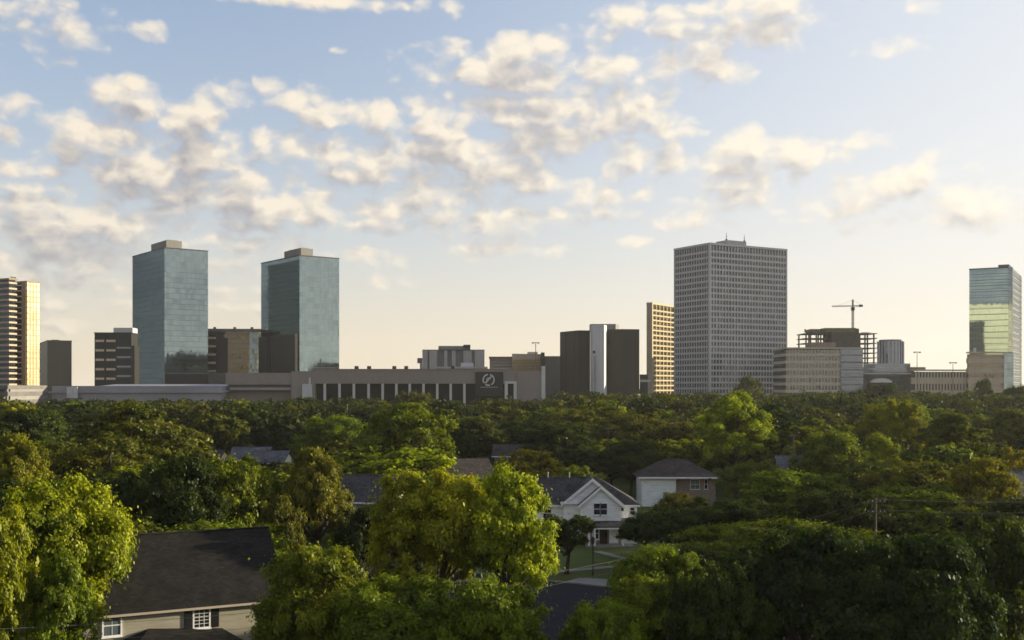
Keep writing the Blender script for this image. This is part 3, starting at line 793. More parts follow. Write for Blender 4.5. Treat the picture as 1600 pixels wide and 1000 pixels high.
# ------------------------------------------------------------------ concrete lattice towers
def lattice_tower(b, nfl, nl, nr, wall, glass, label, group, pw=0.55, sh=1.25, deep=0.55):
    t = b.root('lattice_tower', label, 'tower', group)
    MB().box(0, b.L, 0, b.D, -1, b.H - .3).build('glass_core', glass, t)
    fh = (b.H - 1.5) / nfl
    e = deep
    ring = MB().box(-e, b.L + e, -e, -0.02, 0, sh).box(-e, -0.02, -0.02, b.D + e, 0, sh)
    ring = ring.box(-0.02, b.L + e, b.D + .02, b.D + e, 0, sh).box(b.L + .02, b.L + e, -0.02, b.D + .02, 0, sh)
    me = ring.mesh('floor_band', wall)
    repeat(me, 'floor_band', t, [(0, 0, 0.5 + k * fh) for k in range(nfl)])
    pr = MB().box(-pw / 2, pw / 2, -e - .06, -e + .5, -1, b.H).mesh('pier', wall)
    repeat(pr, 'pier', t, [(b.L * k / nr, 0, 0) for k in range(1, nr)])
    pl = MB().box(-e - .06, -e + .5, -pw / 2, pw / 2, -1, b.H).mesh('pier', wall)
    repeat(pl, 'pier', t, [(0, b.D * k / nl, 0) for k in range(1, nl)])
    cm = MB().box(-e - .1, 0.9, -e - .1, 0.9, -1, b.H + .05)
    cm.build('corner_pier', wall, t)
    MB().box(b.L - .6, b.L + e + .1, -e - .1, 0.9, -1, b.H + .05).build('corner_pier', wall, t)
    MB().box(-e - .1, 0.9, b.D - .6, b.D + e + .1, -1, b.H + .05).build('corner_pier', wall, t)
    MB().box(-e - .2, b.L + e + .2, -e - .2, b.D + e + .2, b.H + .06, b.H + 1.4).build('parapet', wall, t)
    return t
b = Block(1055, 1109, 1228, 382.5, 700, R(30))
t = lattice_tower(b, 29, 14, 26, M['concrete_light'], M['glass_grid'], 'tallest grey concrete lattice tower with two rooftop antennas', 'concrete lattice towers')
x0, x1 = b.rx(1141), b.rx(1171)
MB().box(x0, x1, 3, 14, b.H + 1.4, b.H + 4.6).build('rooftop_plant_room', M['concrete'], t)
for px in (1141.5, 1169.5):
    x = b.rx(px)
    a_ = MB().tube((x, 4, b.H + 4.6), (x, 4, b.H + 9.5), .22, .10).tube((x - .9, 4, b.H + 7), (x + .9, 4, b.H + 7), .08)
    a_.box(x - .5, x + .5, 3.6, 4.4, b.H + 4.6, b.H + 5.4)
    a_.build('antenna', M['steel_dark'], t)
b = Block(1012, 1018.5, 1068, 475.5, 770, R(58))
lattice_tower(b, 22, 3, 9, M['sun_tint_concrete'], M['glass_bronze'], 'narrow sunlit gold lattice tower half hidden behind the tallest grey lattice tower', 'concrete lattice towers', .8, 1.05, .5)

# ------------------------------------------------------------------ offices right of the lattice tower
def banded(b, name, label, nfl, band, glass, bh=.45, group=None, proud=.35, cat='building'):
    t = b.root(name, label, cat, group)
    MB().box(0, b.L, 0, b.D, -1, b.H - .2).build('glazing', glass, t)
    fh = b.H / nfl
    e = proud
    me = MB().box(-e, b.L + e, -e, -0.02, 0, fh * bh).box(-e, -0.02, -0.02, b.D + e, 0, fh * bh).mesh('floor_band', band)
    repeat(me, 'floor_band', t, [(0, 0, k * fh + .3) for k in range(nfl)])
    MB().box(-e - .1, b.L + e + .1, -e - .1, b.D + e, b.H + .32 - fh * 0, b.H + 1.2).build('parapet', band, t)
    return t
b = Block(1226, 1228, 1346, 546, 650, R(0))
b.D = 30
t = banded(b, 'banded_office', 'wide low office with pale floor bands below the concrete frame under construction', 10, M['concrete_pale'], M['glass_brown'], .40)
bm_ = MB().box(-.3, .3, -.30, -.04, -1, b.H).mesh('pier', M['concrete_pale'])
repeat(bm_, 'pier', t, [(b.rx(1313) * k / 17, 0, 0) for k in range(1, 17)])
by = MB().box(b.rx(1313), b.L + .7, -.75, -.38, -1, b.H + .2).build('glass_bay', M['glass_blue'], t)
bb_ = MB().box(b.rx(1313) - .05, b.L + .75, -.85, -.77, 0, .8).mesh('bay_band', M['concrete_grey'])
repeat(bb_, 'bay_band', by, [(0, 0, b.H * k / 10 + .5) for k in range(10)])
MB().box(b.rx(1268), b.rx(1306), .6, 12, b.H + 1.2, b.H + 4.2).build('rooftop_plant_room', M['concrete_brown'], t)

# concrete frame under construction
CY = 780.0
o = ((1314 - 800) / F * CY, CY)
cxp = lambda px: (px - 800) / F * CY - o[0]
t = thing('construction_frame', 'unfinished concrete frame of open floors with a dark solid core', 'building', (o[0], o[1], 0))
fl = [514 + 7.6 * k for k in range(1, 11)]
sl = MB().box(cxp(1257), cxp(1371), 0, 22, 0, .5).mesh('floor_slab', M['concrete_raw'])
repeat(sl, 'floor_slab', t, [(0, 0, zat(y, CY)) for y in fl])
cm = MB().box(-.45, .45, .5, 1.4, -1, zat(521.6, CY)).mesh('column', M['concrete_raw'])
repeat(cm, 'column', t, [(cxp(px), 0, 0) for px in (1260, 1267, 1276, 1283, 1291, 1344, 1356, 1366)])
cm = MB().box(-.45, .45, 20, 21, -1, zat(521.6, CY)).mesh('column', M['concrete_raw'])
repeat(cm, 'column', t, [(cxp(px), 0, 0) for px in (1260, 1276, 1291, 1349, 1366)])
MB().box(cxp(1299), cxp(1342), -.4, 21.5, -1, zat(513.5, CY)).build('core', M['concrete_raw'], t)
fw = MB().box(cxp(1288), cxp(1338), -.6, 18, zat(521, CY) + .8, zat(512.5, CY)).box(cxp(1267), cxp(1282), 1, 14, zat(521, CY) + .8, zat(514, CY))
fw.box(cxp(1258), cxp(1259.5), 1, 2, zat(521, CY) + .8, zat(514, CY)).box(cxp(1284), cxp(1285), 1, 2, zat(521, CY) + .8, zat(513, CY)).box(cxp(1349), cxp(1363), 2, 10, zat(521, CY) + .8, zat(519, CY))
fw.build('formwork', M['formwork'], t)

# tower crane
kx = (1332.5 - 800) / F * 790
t = thing('tower_crane', 'yellow grey tower crane standing over the unfinished concrete frame', 'crane', (kx, 790, 0))
def lattice(mb, a, b_, w, n, r):
    a, b_ = Vector(a), Vector(b_)
    d = (b_ - a).normalized(); u = d.orthogonal().normalized() * w; v = d.cross(u).normalized() * w
    cs = [u + v, u - v, -u - v, -u + v]
    for c in cs: mb.tube(a + c, b_ + c, r, r, 5)
    for k in range(n):
        p, q = a.lerp(b_, k / n), a.lerp(b_, (k + 1) / n)
        for i in range(4):
            mb.tube(p + cs[i], q + cs[(i + 1) % 4], r * .6, r * .6, 4)
    return mb
lattice(MB(), (0, 0, 0), (0, 0, zat(483, 790)), .55, 26, .17).build('mast', M['steel'], t)
MB().box(-1.1, 1.1, -1.1, 1.1, zat(485, 790), zat(480, 790)).build('cab', M['steel_dark'], t)
lattice(MB(), (0, 0, zat(480, 790)), (0, 0, zat(468, 790)), .35, 5, .16).build('tower_head', M['steel'], t)
lattice(MB(), (1, 0, zat(478, 790)), (-15, 0, zat(478.6, 790)), .32, 14, .09).build('jib', M['steel'], t)
lattice(MB(), (1, 0, zat(478, 790)), (6.5, 0, zat(478, 790)), .32, 5, .11).build('counter_jib', M['steel'], t)
MB().box(4.6, 7.0, -.8, .8, zat(479.5, 790), zat(476, 790)).build('counterweight', M['steel_dark'], t)
MB().path([(0, 0, zat(468.3, 790)), (-11, 0, zat(478, 790))], .05).path([(0, 0, zat(468.3, 790)), (6, 0, zat(477, 790))], .05).build('stay_cable', M['steel_dark'], t)

# round tower
RY = 700.0
o = Vector(((1391 - 800) / F * RY, RY, 0))
t = thing('round_tower', 'round blue grey glass tower on a stepped podium right of the unfinished frame', 'tower', o)
rr = 19.5 / F * RY
def ring_pts(r, n=40, sx=1.0): return [(math.cos(2 * math.pi * k / n) * r * sx, math.sin(2 * math.pi * k / n) * r) for k in range(n)]
MB().prism(ring_pts(rr), -1, zat(533.5, RY)).build('drum', M['glass_blue'], t, False)
MB().prism(ring_pts(rr * .86), zat(533.5, RY), zat(531, RY)).build('roof_cap', M['concrete_grey'], t)
fn = MB().box(-.3, .3, -rr - .5, -rr + .3, -1, zat(534, RY)).mesh('fin', M['white_panel'])
for a_ in range(-75, 80, 15):
    f_ = link('fin', fn, t); f_.rotation_euler = (0, 0, R(a_ + 4))
for (w0, y0) in ((26, 570), (33, 577), (42, 585)):
    pts_ = [((-w0) / F * RY * 1.25, -8 - w0 * .12), (w0 * .82 / F * RY, -8 - w0 * .12), (w0 * .82 / F * RY, 12), (-w0 / F * RY * 1.25, 12)]
    MB().prism(pts_, -1, zat(y0, RY)).build('podium_step', M['glass_blue'], t)
    MB().prism([(x_ * 1.01, y_ * 1.03) for x_, y_ in pts_], zat(y0, RY), zat(y0, RY) + .6).build('podium_coping', M['white_panel'], t)
cn = MB()
n = 18
for k in range(n):
    a0, a1_ = math.pi * k / n, math.pi * (k + 1) / n
    cn.prism([(-11 + math.cos(a0) * 6.5, -17), (-11 + math.cos(a1_) * 6.5, -17), (-11 + math.cos(a1_) * 6.5, -13.2), (-11 + math.cos(a0) * 6.5, -13.2)],
             zat(598, RY), zat(598, RY) + 2.6 * math.sin((a0 + a1_) / 2) + .1)
cn.build('barrel_canopy', M['white_paint'], t)

# high mast lights
def mast_light(px, ytop, Y, label):
    x = (px - 800) / F * Y; z = zat(ytop, Y)
    t = thing('high_mast_light', label, 'street light', (x, Y, 0), 0, 'high mast lights')
    MB().tube((0, 0, -1), (0, 0, z), .32, .18, 8).build('mast', M['steel'], t)
    MB().box(-2.2, 2.2, -.3, .3, z, z + .35).box(-1.9, -1.2, -.4, .4, z - .4, z - .02).box(1.2, 1.9, -.4, .4, z - .4, z - .02).build('lamp_head', M['steel_dark'], t)
mast_light(1433, 550.5, 640, 'high mast light rising beside the round tower')
mast_light(837, 536, 620, 'high mast light rising over the stepped beige office')
mast_light(1489, 567, 640, 'short mast light rising over the spotted car park')

# parking structure and glass tower at the right edge
b = Block(1424, 1426, 1513, 580.5, 640, R(4))
t = banded(b, 'car_park', 'long cream car park with dark openings left of the green glass tower', 4, M['concrete_warm'], M['dark_block'], .5, cat='car park')
cm = MB().box(-.5, .5, -.30, -.05, -1, b.H).mesh('pier', M['concrete_warm'])
repeat(cm, 'pier', t, [(b.L * k / 18, 0, 0) for k in range(1, 18)])
MB().box(-.3, 8, .5, 8, b.H + 1.2, b.H + 2.6).build('stair_block', M['concrete_brown'], t)
b = Block(1514.5, 1581.5, 1599, 418.5, 700, R(60))
t = b.root('green_glass_tower', 'green mirror glass tower with gold reflection at the right edge', 'tower')
b.L = 62
MB().box(0, b.L, 0, b.D, -1, b.H).build('curtain_wall', M['glass_green'], t)
nfl = 26
bd = MB().box(-.14, b.L + .1, -.14, -.02, 0, .28).box(-.14, -.02, -.02, b.D + .1, 0, .28).mesh('floor_band', M['concrete_grey'])
repeat(bd, 'floor_band', t, [(0, 0, b.H * (k + .1) / nfl) for k in range(nfl)])
MB().box(-.25, 2.2, -.25, 2.2, -1, b.H + .6).build('corner_pier', M['glass_teal'], t)
MB().box(2.3, 16, 2, b.ly(1559), b.H, b.H + 2.6).build('rooftop_plant_room', M['glass_dark'], t)
MB().box(-.2, b.L, 2.3, b.D + .2, b.H, b.H + .8).build('parapet', M['steel_dark'], t)
b = Block(1511, 1513, 1581, 553, 640, R(3))
t = banded(b, 'banded_office', 'beige low office with dark window bands in front of the green glass tower', 7, M['concrete_warm'], M['glass_brown'], .5)
MB().box(b.L * .80, b.L + .6, -.6, -.37, -1, b.H + .3).build('glass_bay', M['glass_teal'], t)
MB().box(b.L * .16, b.L * .2, 1, 3, b.H + 1.2, b.H + 3.6).build('roof_flue', M['white_panel'], t)
# unseen tower added beyond the right edge to shade the tallest lattice tower
t = thing('added_shade_tower', 'unseen tower added beyond the right edge to shade the grey lattice tower', 'tower', (727, 877, 0), SUN_AZ * -1 + R(90))
MB().box(-25, 25, -40, 34, -1, 240).build('curtain_wall', M['glass_blue'], t)
MB().box(-20, 20, -30, 24, 240, 247).build('rooftop_plant_room', M['concrete_grey'], t)
# the tall sunlit slab behind the viewpoint that the green tower mirrors
t = thing('sunlit_slab_tower', 'tall sunlit slab tower behind the viewpoint, seen only as gold reflection in the green tower', 'tower', (-222, -46, 0), R(-36))
MB().box(-60, 22, -18, 0, -1, 138).build('wall', M['cream'], t)
MB().box(-60.5, 22.5, -18.5, .4, 138, 139).build('parapet', M['concrete_warm'], t)
MB().box(-54, -28.7, .03, 2.0, 66, 115).build('dark_bay', M['dark_block'], t)

# ------------------------------------------------------------------ houses
def window(parent, x, z, w, h, y, nx=2, nz=2, glass='glass_window', fw=.10, sill=True):
    """a window on a wall facing local -y at depth y; x, z is its centre"""
    f = MB()
    f.box(x - w / 2 - fw, x - w / 2, y - .07, y - .002, z - h / 2 - fw, z + h / 2 + fw).box(x + w / 2, x + w / 2 + fw, y - .07, y - .002, z - h / 2 - fw, z + h / 2 + fw)
    f.box(x - w / 2, x + w / 2, y - .07, y - .002, z + h / 2, z + h / 2 + fw).box(x - w / 2, x + w / 2, y - .07, y - .002, z - h / 2 - fw, z - h / 2)
    fo = f.build('window', M['trim'], parent)
    MB().box(x - w / 2, x + w / 2, y - .03, y - .004, z - h / 2, z + h / 2).build('pane', M[glass], fo)
    mu = MB()
    for k in range(1, nx): mu.box(x - w / 2 + w * k / nx - .016, x - w / 2 + w * k / nx + .016, y - .048, y - .032, z - h / 2, z + h / 2)
    for k in range(1, nz):
        t_ = .035 if k * 2 == nz else .016
        mu.box(x - w / 2, x + w / 2, y - .055, y - .049, z - h / 2 + h * k / nz - t_, z - h / 2 + h * k / nz + t_)
    mu.build('muntin', M['trim'], fo)
    if sill:
        MB().box(x - w / 2 - fw - .05, x + w / 2 + fw + .05, y - .13, y - .071, z - h / 2 - fw - .06, z - h / 2 - fw + .02).build('sill', M['trim'], fo)
    return fo

def gable_roof(x0, x1, y0, y1, ze, zr, over=.45, t=.22, hip0=0.0, hip1=0.0):
    """ridge along x; hip0 / hip1 pull the ridge ends in to make hipped ends"""
    ym = (y0 + y1) / 2
    k = (zr - ze) / (ym - y0)
    zo = ze - over * k
    a0, a1 = x0 - over, x1 + over
    r0, r1 = (x0 + hip0 if hip0 else a0), (x1 - hip1 if hip1 else a1)
    m = MB()
    m.slab([(a0, y0 - over, zo), (a1, y0 - over, zo), (r1, ym, zr), (r0, ym, zr)], t)
    m.slab([(a1, y1 + over, zo), (a0, y1 + over, zo), (r0, ym, zr), (r1, ym, zr)], t)
    if hip0: m.slab([(a0, y1 + over, zo), (a0, y0 - over, zo), (r0, ym, zr)], t)
    if hip1: m.slab([(a1, y0 - over, zo), (a1, y1 + over, zo), (r1, ym, zr)], t)
    m.box(r0, r1, ym - .12, ym + .12, zr - .06, zr + .05)
    return m

def front_gable(xa, xb, yf, yb, ze, zr, over=.35, t=.2):
    """ridge along y, gable end at yf"""
    xm = (xa + xb) / 2
    k = (zr - ze) / (xm - xa)
    m = MB()
    m.slab([(xa - over, yf - over, ze - over * k), (xm, yf - over, zr), (xm, yb, zr), (xa - over, yb, ze - over * k)], t)
    m.slab([(xm, yf - over, zr), (xb + over, yf - over, ze - over * k), (xb + over, yb, ze - over * k), (xm, yb, zr)], t)
    return m, k

def rake_trim(xa, xb, yf, ze, zr, over, w=.30, y=None):
    xm = (xa + xb) / 2
    k = (zr - ze) / (xm - xa)
    y0 = yf - over - .06
    m = MB()
    L_, Rr = xa - over - .05, xb + over + .05
    zl = ze - (over + .05) * k
    m.wedge([(L_, zl), (xm, zr), (xm, zr - w * 1.2), (L_ + .02, zl - w * 1.1)], y0, y0 + .055)
    m.wedge([(xm, zr), (Rr, zl), (Rr - .02, zl - w * 1.1), (xm, zr - w * 1.2)], y0, y0 + .055)
    return m

# --- taupe house, lower left: long dark roof seen from the eave side
h0 = at(180, 953, 72); h0.z = 0
h1 = at(402, 932.5, 76.3); h1.z = 0
th = math.atan2((h1 - h0).y, (h1 - h0).x)
t = thing('taupe_house', 'taupe sided house with long dark brown roof and black shuttered window', 'house', h0, th)
xa, xb, dp, ze, zr = -3.5, (h1 - h0).length + 1.6, 10.0, 5.95, 10.15
MB().box(xa, xb, 0, dp, -.2, ze - .02).wedge([(xa, ze), (xb, ze), (xb, ze + .01), (xa, ze + .01)], 0, dp).build('wall', M['siding_taupe'], t)
g = MB()
for x in (xa, xb):
    g.add([(x, 0, ze - .02), (x, dp, ze - .02), (x, dp / 2, zr - .3), (x + (.2 if x == xa else -.2), 0, ze - .02), (x + (.2 if x == xa else -.2), dp, ze - .02), (x + (.2 if x == xa else -.2), dp / 2, zr - .3)],
          [(0, 1, 2), (5, 4, 3), (0, 3, 4, 1), (1, 4, 5, 2), (2, 5, 3, 0)])
g.build('gable_wall', M['siding_taupe'], t)
gable_roof(xa, xb, 0, dp, ze + .1, zr, .5).build('roof', M['roof_dark'], t)
MB().box(xa - .5, xb + .5, -.56, -.44, ze - .40, ze - .26).build('gutter', M['concrete_warm'], t)
MB().box(xa, xb, -.42, -.03, ze - .40, ze - .34).build('soffit', M['siding_taupe'], t)
MB().box(xa, xb, -.03, -.004, ze - .72, ze - .41).build('frieze_board', M['siding_taupe'], t)
def on_front(px, py):
    d = Vector(((px - 800) / F, 1, 0)); n = Vector((math.cos(th), math.sin(th), 0)); q = Vector((-math.sin(th), math.cos(th), 0))
    s = h0.dot(q) / d.dot(q)
    p = d * s
    return (p - h0).dot(n), zat(py, p.y)
wx, wz = on_front(315, 963.5)
window(t, wx, wz, .98, 1.40, 0, 3, 6)
for sx in (-1, 1):
    sm = MB()
    sm.box(wx + sx * .90 - .26, wx + sx * .90 + .26, -.06, -.004, wz - .78, wz + .78)
    for k in range(14): sm.box(wx + sx * .90 - .2, wx + sx * .90 + .2, -.085, -.062, wz - .70 + k * .102, wz - .64 + k * .102)
    sm.build('shutter', M['shutter'], t)
wx, wz = on_front(175, 977)
window(t, wx, wz, 1.05, 1.30, 0, 2, 2, 'glass_window_blue')
wx, _ = on_front(262, 985)
pr = MB()
pr.slab([(wx - 2.8, -2.6, 3.55), (wx + 4.6, -2.6, 3.55), (wx + 3.6, -.02, 4.05), (wx - 1.2, -.02, 4.50)], .16)
pr.slab([(wx - 2.8, -2.6, 3.55), (wx - 1.2, -.02, 4.50), (wx - 3.0, -.02, 3.9)], .16)
pr.build('porch_roof', M['roof_dark'], t)
MB().box(wx - 2.8, wx + 4.6, -2.72, -2.60, 3.28, 3.52).build('porch_beam', M['fascia'], t)
for x in (wx - 2.5, wx + 1, wx + 4.3): MB().box(x - .09, x + .09, -2.55, -2.37, -.1, 3.3).build('porch_post', M['fascia'], t)
MB().box(wx - .2, wx + .8, -.06, -.004, .1, 2.15).build('door', M['door'], t)

# --- white gabled house in the middle
HY0 = 143.0
hx = (935 - 800) / F * HY0
t = thing('white_house', 'white gabled two storey house with grey roof and columned porch behind small street tree', 'house', (hx, HY0, 0))
hX = lambda px: (px - 935) / F * HY0
MB().box(-10.5, 5.2, 1.6, 11, -.2, 5.35).build('wall', M['siding_white'], t)
gable_roof(-10.5, 5.2, 1.6, 11, 5.4, 8.35, .45, .2, 0.0, 4.8).build('roof', M['roof_grey'], t)
# big front gable and the smaller one before it
m, k = front_gable(-4.5, 3.0, .9, 6.3, 5.55, 8.62)
m.build('gable_roof', M['roof_grey'], t)
MB().wedge([(-4.5, 3.0), (3.0, 3.0), (3.0, 5.55), (-.75, 8.45), (-4.5, 5.55)], .9, 1.58).build('gable_wall', M['siding_white'], t)
rake_trim(-4.5, 3.0, .9, 5.55, 8.62, .35, .34).build('rake_trim', M['trim'], t)
m, k = front_gable(-2.35, 2.95, -.1, 4.5, 5.45, 7.72)
m.build('gable_roof', M['roof_grey'], t)
MB().wedge([(-2.35, 2.9), (2.95, 2.9), (2.95, 5.45), (.3, 7.58), (-2.35, 5.45)], -.1, .88).build('gable_wall', M['siding_white'], t)
rake_trim(-2.35, 2.95, -.1, 5.45, 7.72, .35, .30).build('rake_trim', M['trim'], t)
MB().box(-4.9, -2.55, .40, .88, 5.30, 5.55).build('eave_trim', M['trim'], t)
MB().box(-10.9, -4.95, 1.06, 1.58, 4.88, 5.1).box(3.4, 5.6, 1.06, 1.58, 4.88, 5.1).build('eave_trim', M['trim'], t)
for px, w in ((932.5, .78), (943.5, .78)):
    window(t, hX(px), 4.72, w, 1.42, -.1, 1, 2, fw=.12)
window(t, hX(855.5), 4.0, 1.0, 1.7, 1.6, 2, 2, fw=.13)
window(t, hX(894), 4.55, .85, 1.2, 1.6, 1, 2, fw=.13)
window(t, hX(974), 4.75, .42, .95, 1.6, 1, 2)
window(t, hX(990), 4.3, .55, .8, 1.6, 1, 2)
# porch
pr = MB(); pr.slab([(-1.6, -1.9, 2.65), (4.4, -1.9, 2.65), (4.4, .85, 3.45), (-1.6, .85, 3.45)], .16)
pr.build('porch_roof', M['roof_grey'], t)
MB().box(-1.55, 4.35, -1.86, -1.70, 2.30, 2.50).build('porch_beam', M['trim'], t)
MB().box(-1.7, 4.4, -1.9, -.12, -.1, .18).build('porch_floor', M['pavement'], t)
MB().box(-2.3, 2.9, -.08, .86, .18, 2.88).build('porch_wall', M['brick'], t)
for x in (-1.35, -.62, 3.05): MB().box(x - .13, x + .13, -1.85, -1.59, .18, 2.31).build('porch_column', M['trim'], t)
MB().box(.15, 1.15, -.14, -.082, .2, 2.3).build('door', M['door'], t)
window(t, -.35, 1.55, .7, 1.4, -.08, 1, 2)
MB().box(1.4, 2.6, -.12, -.082, .25, 2.2).build('porch_panel', M['siding_white'], t)
for px in (858.5, 893.5):
    MB().tube((hX(px), 6.2, 8.1), (hX(px), 6.2, 8.95), .075, .075, 10).tube((hX(px), 6.2, 8.95), (hX(px), 6.2, 9.05), .12, .09, 10).build('vent_pipe', M['concrete'], t)

# --- hip roofed house, pale side and brick front
HY1 = 190.0
hx = (1062 - 800) / F * HY1
t = thing('hip_roofed_house', 'hip roofed house with pale blue white wall and brown brick wall above the dark oak', 'house', (hx, HY1, 0))
w0, w1, wm = (1004 - 1062) / F * HY1, (1119 - 1062) / F * HY1, (1055 - 1062) / F * HY1
MB().box(w0, wm, 0, 9.5, -.2, 5.2).build('pale_wall', M['siding_pale'], t)
MB().box(wm, w1, .6, 9.5, -.2, 5.2).build('brick_wall', M['brick'], t)
for x in (w0, wm): MB().box(x - .12, x + .12, -.06, -.004, -.2, 5.2).build('corner_board', M['trim'], t)
gable_roof(w0, w1, 0, 9.5, 5.4, 7.9, .75, .2, 4.6, 4.6).build('roof', M['roof_brown'], t)
MB().box(w0 - .8, w1 + .8, -.86, -.76, 4.85, 5.1).build('gutter', M['trim'], t)
MB().box(w0 - .7, w1 + .7, -.75, -.08, 4.80, 4.86).build('soffit', M['trim'], t)
window(t, (1087 - 1062) / F * HY1, 3.75, 1.5, 1.6, .6, 2, 2, 'glass_window_blue', .08)
window(t, (1104 - 1062) / F * HY1, 3.75, .5, 1.6, .6, 1, 2, 'glass_window', .06)

# --- simple houses that only show roofs and a bit of wall between the trees
def bungalow(label, px, py_ridge, Y, width, depth, rise, wall, roof, rot=0.0, hip=0.0, extra=None):
    zr = zat(py_ridge, Y + depth / 2)
    ze = zr - rise
    t = thing('house', label, 'house', ((px - 800) / F * Y, Y, 0), rot, 'houses half hidden by trees')
    w = width / 2
    MB().box(-w, w, 0, depth, -.2, ze - .25).build('wall', wall, t)
    if not hip:
        g = MB()
        for x in (-w + .1, w - .1):
            g.add([(x - .1, 0, ze - .25), (x - .1, depth, ze - .25), (x - .1, depth / 2, zr - .3), (x + .1, 0, ze - .25), (x + .1, depth, ze - .25), (x + .1, depth / 2, zr - .3)],
                  [(2, 1, 0), (3, 4, 5), (1, 4, 3, 0), (2, 5, 4, 1), (0, 3, 5, 2)])
        g.build('gable_wall', wall, t)
    gable_roof(-w, w, 0, depth, ze, zr, .5, .18, hip, hip).build('roof', roof, t)
    MB().box(-w - .5, w + .5, -.6, -.5, ze - .52, ze - .34).build('gutter', M['trim'], t)
    window(t, -w * .45, ze - 1.4, 1.1, 1.2, 0); window(t, w * .45, ze - 1.4, 1.1, 1.2, 0)
    MB().box(-.5, .5, -.06, -.004, .1, 2.1).build('door', M['door'], t)
    return t
t = bungalow('low grey roofed house with brown back roof below the second mirror tower', 388, 698, 235, 7.5, 10, 2.2, M['siding_white'], M['roof_blue'], R(4))
t2 = bungalow('house with white gable end wall just above the bronze leaved tree', 425, 704, 222, 4.2, 7, 2.0, M['white_paint'], M['roof_blue'], R(-8))
bungalow('house with cream wall behind the dark rounded tree above the taupe house roof', 315, 702, 240, 7, 8, 2.0, M['cream'], M['roof_brown'], R(-5))
bungalow('grey roof between the bronze tree and the large bright tree', 566, 742, 132, 6.5, 8, 2.6, M['siding_taupe'], M['roof_grey'], R(-12))
bungalow('brown gabled house above the notch of the large bright tree pair', 742, 716, 176, 6, 8, 2.6, M['brick'], M['roof_brown'], R(18))
t = bungalow('low brick house with pale skylight roof under the dark mid canopy', 800, 694, 215, 7, 8, 1.8, M['brick'], M['roof_brown'], R(-3))
bungalow('blue grey roofed house at the right edge behind the gold lit tree', 1612, 735, 150, 10, 10, 3.4, M['siding_taupe'], M['roof_blue'], R(6))
bungalow('small dark roof between the right hand trees left of the forked pole', 1258, 712, 185, 8, 8, 2.2, M['siding_taupe'], M['roof_blue'], R(-6))

# ------------------------------------------------------------------ street lamp, poles and cables
p = gnd(926.5, 899)
t = thing('street_lamp', 'short dark street lamp on the lawn in front of the white house', 'street lamp', (p.x, p.y, 0))
MB().tube((0, 0, 0), (0, 0, 3.4), .075, .06, 8).tube((0, 0, 0), (0, 0, .5), .13, .10, 8).build('post', M['steel_dark'], t)
MB().tube((0, 0, 3.4), (0, 0, 3.55), .08, .20, 8).tube((0, 0, 3.55), (0, 0, 4.0), .17, .22, 8).tube((0, 0, 4.0), (0, 0, 4.25), .27, .03, 8).build('lantern', M['steel_dark'], t)

def pole(px, ytop, Y, label, arm=.8, n=2):
    x, z = (px - 800) / F * Y, zat(ytop, Y)
    t = thing('utility_pole', label, 'utility pole', (x, Y, 0), R(8), 'utility poles among the trees')
    MB().tube((0, 0, -.3), (0, 0, z), .16, .11, 8).build('post', M['wood_pole'], t)
    for k in range(n):
        a = MB().box(-arm, arm, -.22, -.12, z - .35 - k * .9, z - .23 - k * .9).build('crossarm', M['wood_pole'], t)
        for s in (-.95, -.45, .45, .95):
            MB().tube((s * arm, -.17, z - .23 - k * .9), (s * arm, -.17, z - .12 - k * .9), .03, .02, 6).build('insulator', M['concrete'], a)
    return Vector((x, Y, z))
P1 = pole(1368, 779, 96, 'near utility pole with two crossarms among the dark right hand trees')
P2 = pole(1848, 770, 104, 'utility pole beyond the right edge of the view')
P3 = pole(1003, 866, 94, 'utility pole hidden behind the fresh green tree right of the side street')
P4 = pole(-90, 985, 60, 'utility pole beyond the left edge of the view')
P5 = pole(950, 668, 205, 'thin far utility pole behind the white house roof', .9, 1)
P6 = pole(1240, 678, 190, 'thin far utility pole among the bright right hand trees', .9, 1)
def cable(a, b, sag, r, label):
    a, b = Vector(a), Vector(b)
    pts = []
    for k in range(17):
        f = k / 16
        q = a.lerp(b, f); q.z -= sag * 4 * f * (1 - f)
        pts.append(tuple(q))
    o = MB().path(pts, r, 5).build('power_cable', M['wire'])
    tag(o, label, 'cable', 'power cables')
o1, o2_, o3 = Vector((0, 0, -.05)), Vector((0, 0, -.95)), Vector((0, 0, -1.6))
cable(P1 + o1, P2 + o1, .5, .013, 'upper power cable running right from the near utility pole')
cable(P1 + o2_, P2 + o2_, .6, .013, 'middle power cable running right from the near utility pole')
cable(P3 + o1, P1 + o1, .4, .013, 'upper power cable between the dark right hand trees and the near pole')
cable(P3 + o2_, P1 + o2_, .5, .013, 'lower power cable between the dark right hand trees and the near pole')
cable(P4 + o1, P3 + o1, 1.1, .012, 'upper power cable crossing in front of the bright tree pair and the street')
cable(P4 + o2_, P3 + o2_, 1.2, .012, 'lower power cable crossing in front of the bright tree pair and the street')

# ------------------------------------------------------------------ trees
rnd = np.random.default_rng(11)
def unit(v):
    return v / np.maximum(np.linalg.norm(v, axis=1, keepdims=True), 1e-6)

def leaf_quads(pos, nrm, size, tint, rng):
    """one bent diamond-shaped leaf (or leaf cluster) per point"""
    n = len(pos)
    u = unit(np.cross(nrm, rng.normal(size=(n, 3))))
    w = np.cross(nrm, u)
    s = (size * np.exp(rng.normal(size=n) * .34))[:, None]
    bend = nrm * s * rng.uniform(-.25, .25, (n, 1))
    a = pos - u * s * .62
    b = pos + w * s * .42 + bend
    c = pos + u * s * .62
    d = pos - w * s * .42 + bend
    v = np.stack([a, b, c, d], 1).reshape(-1, 3)
    return v, np.repeat(tint, 4)

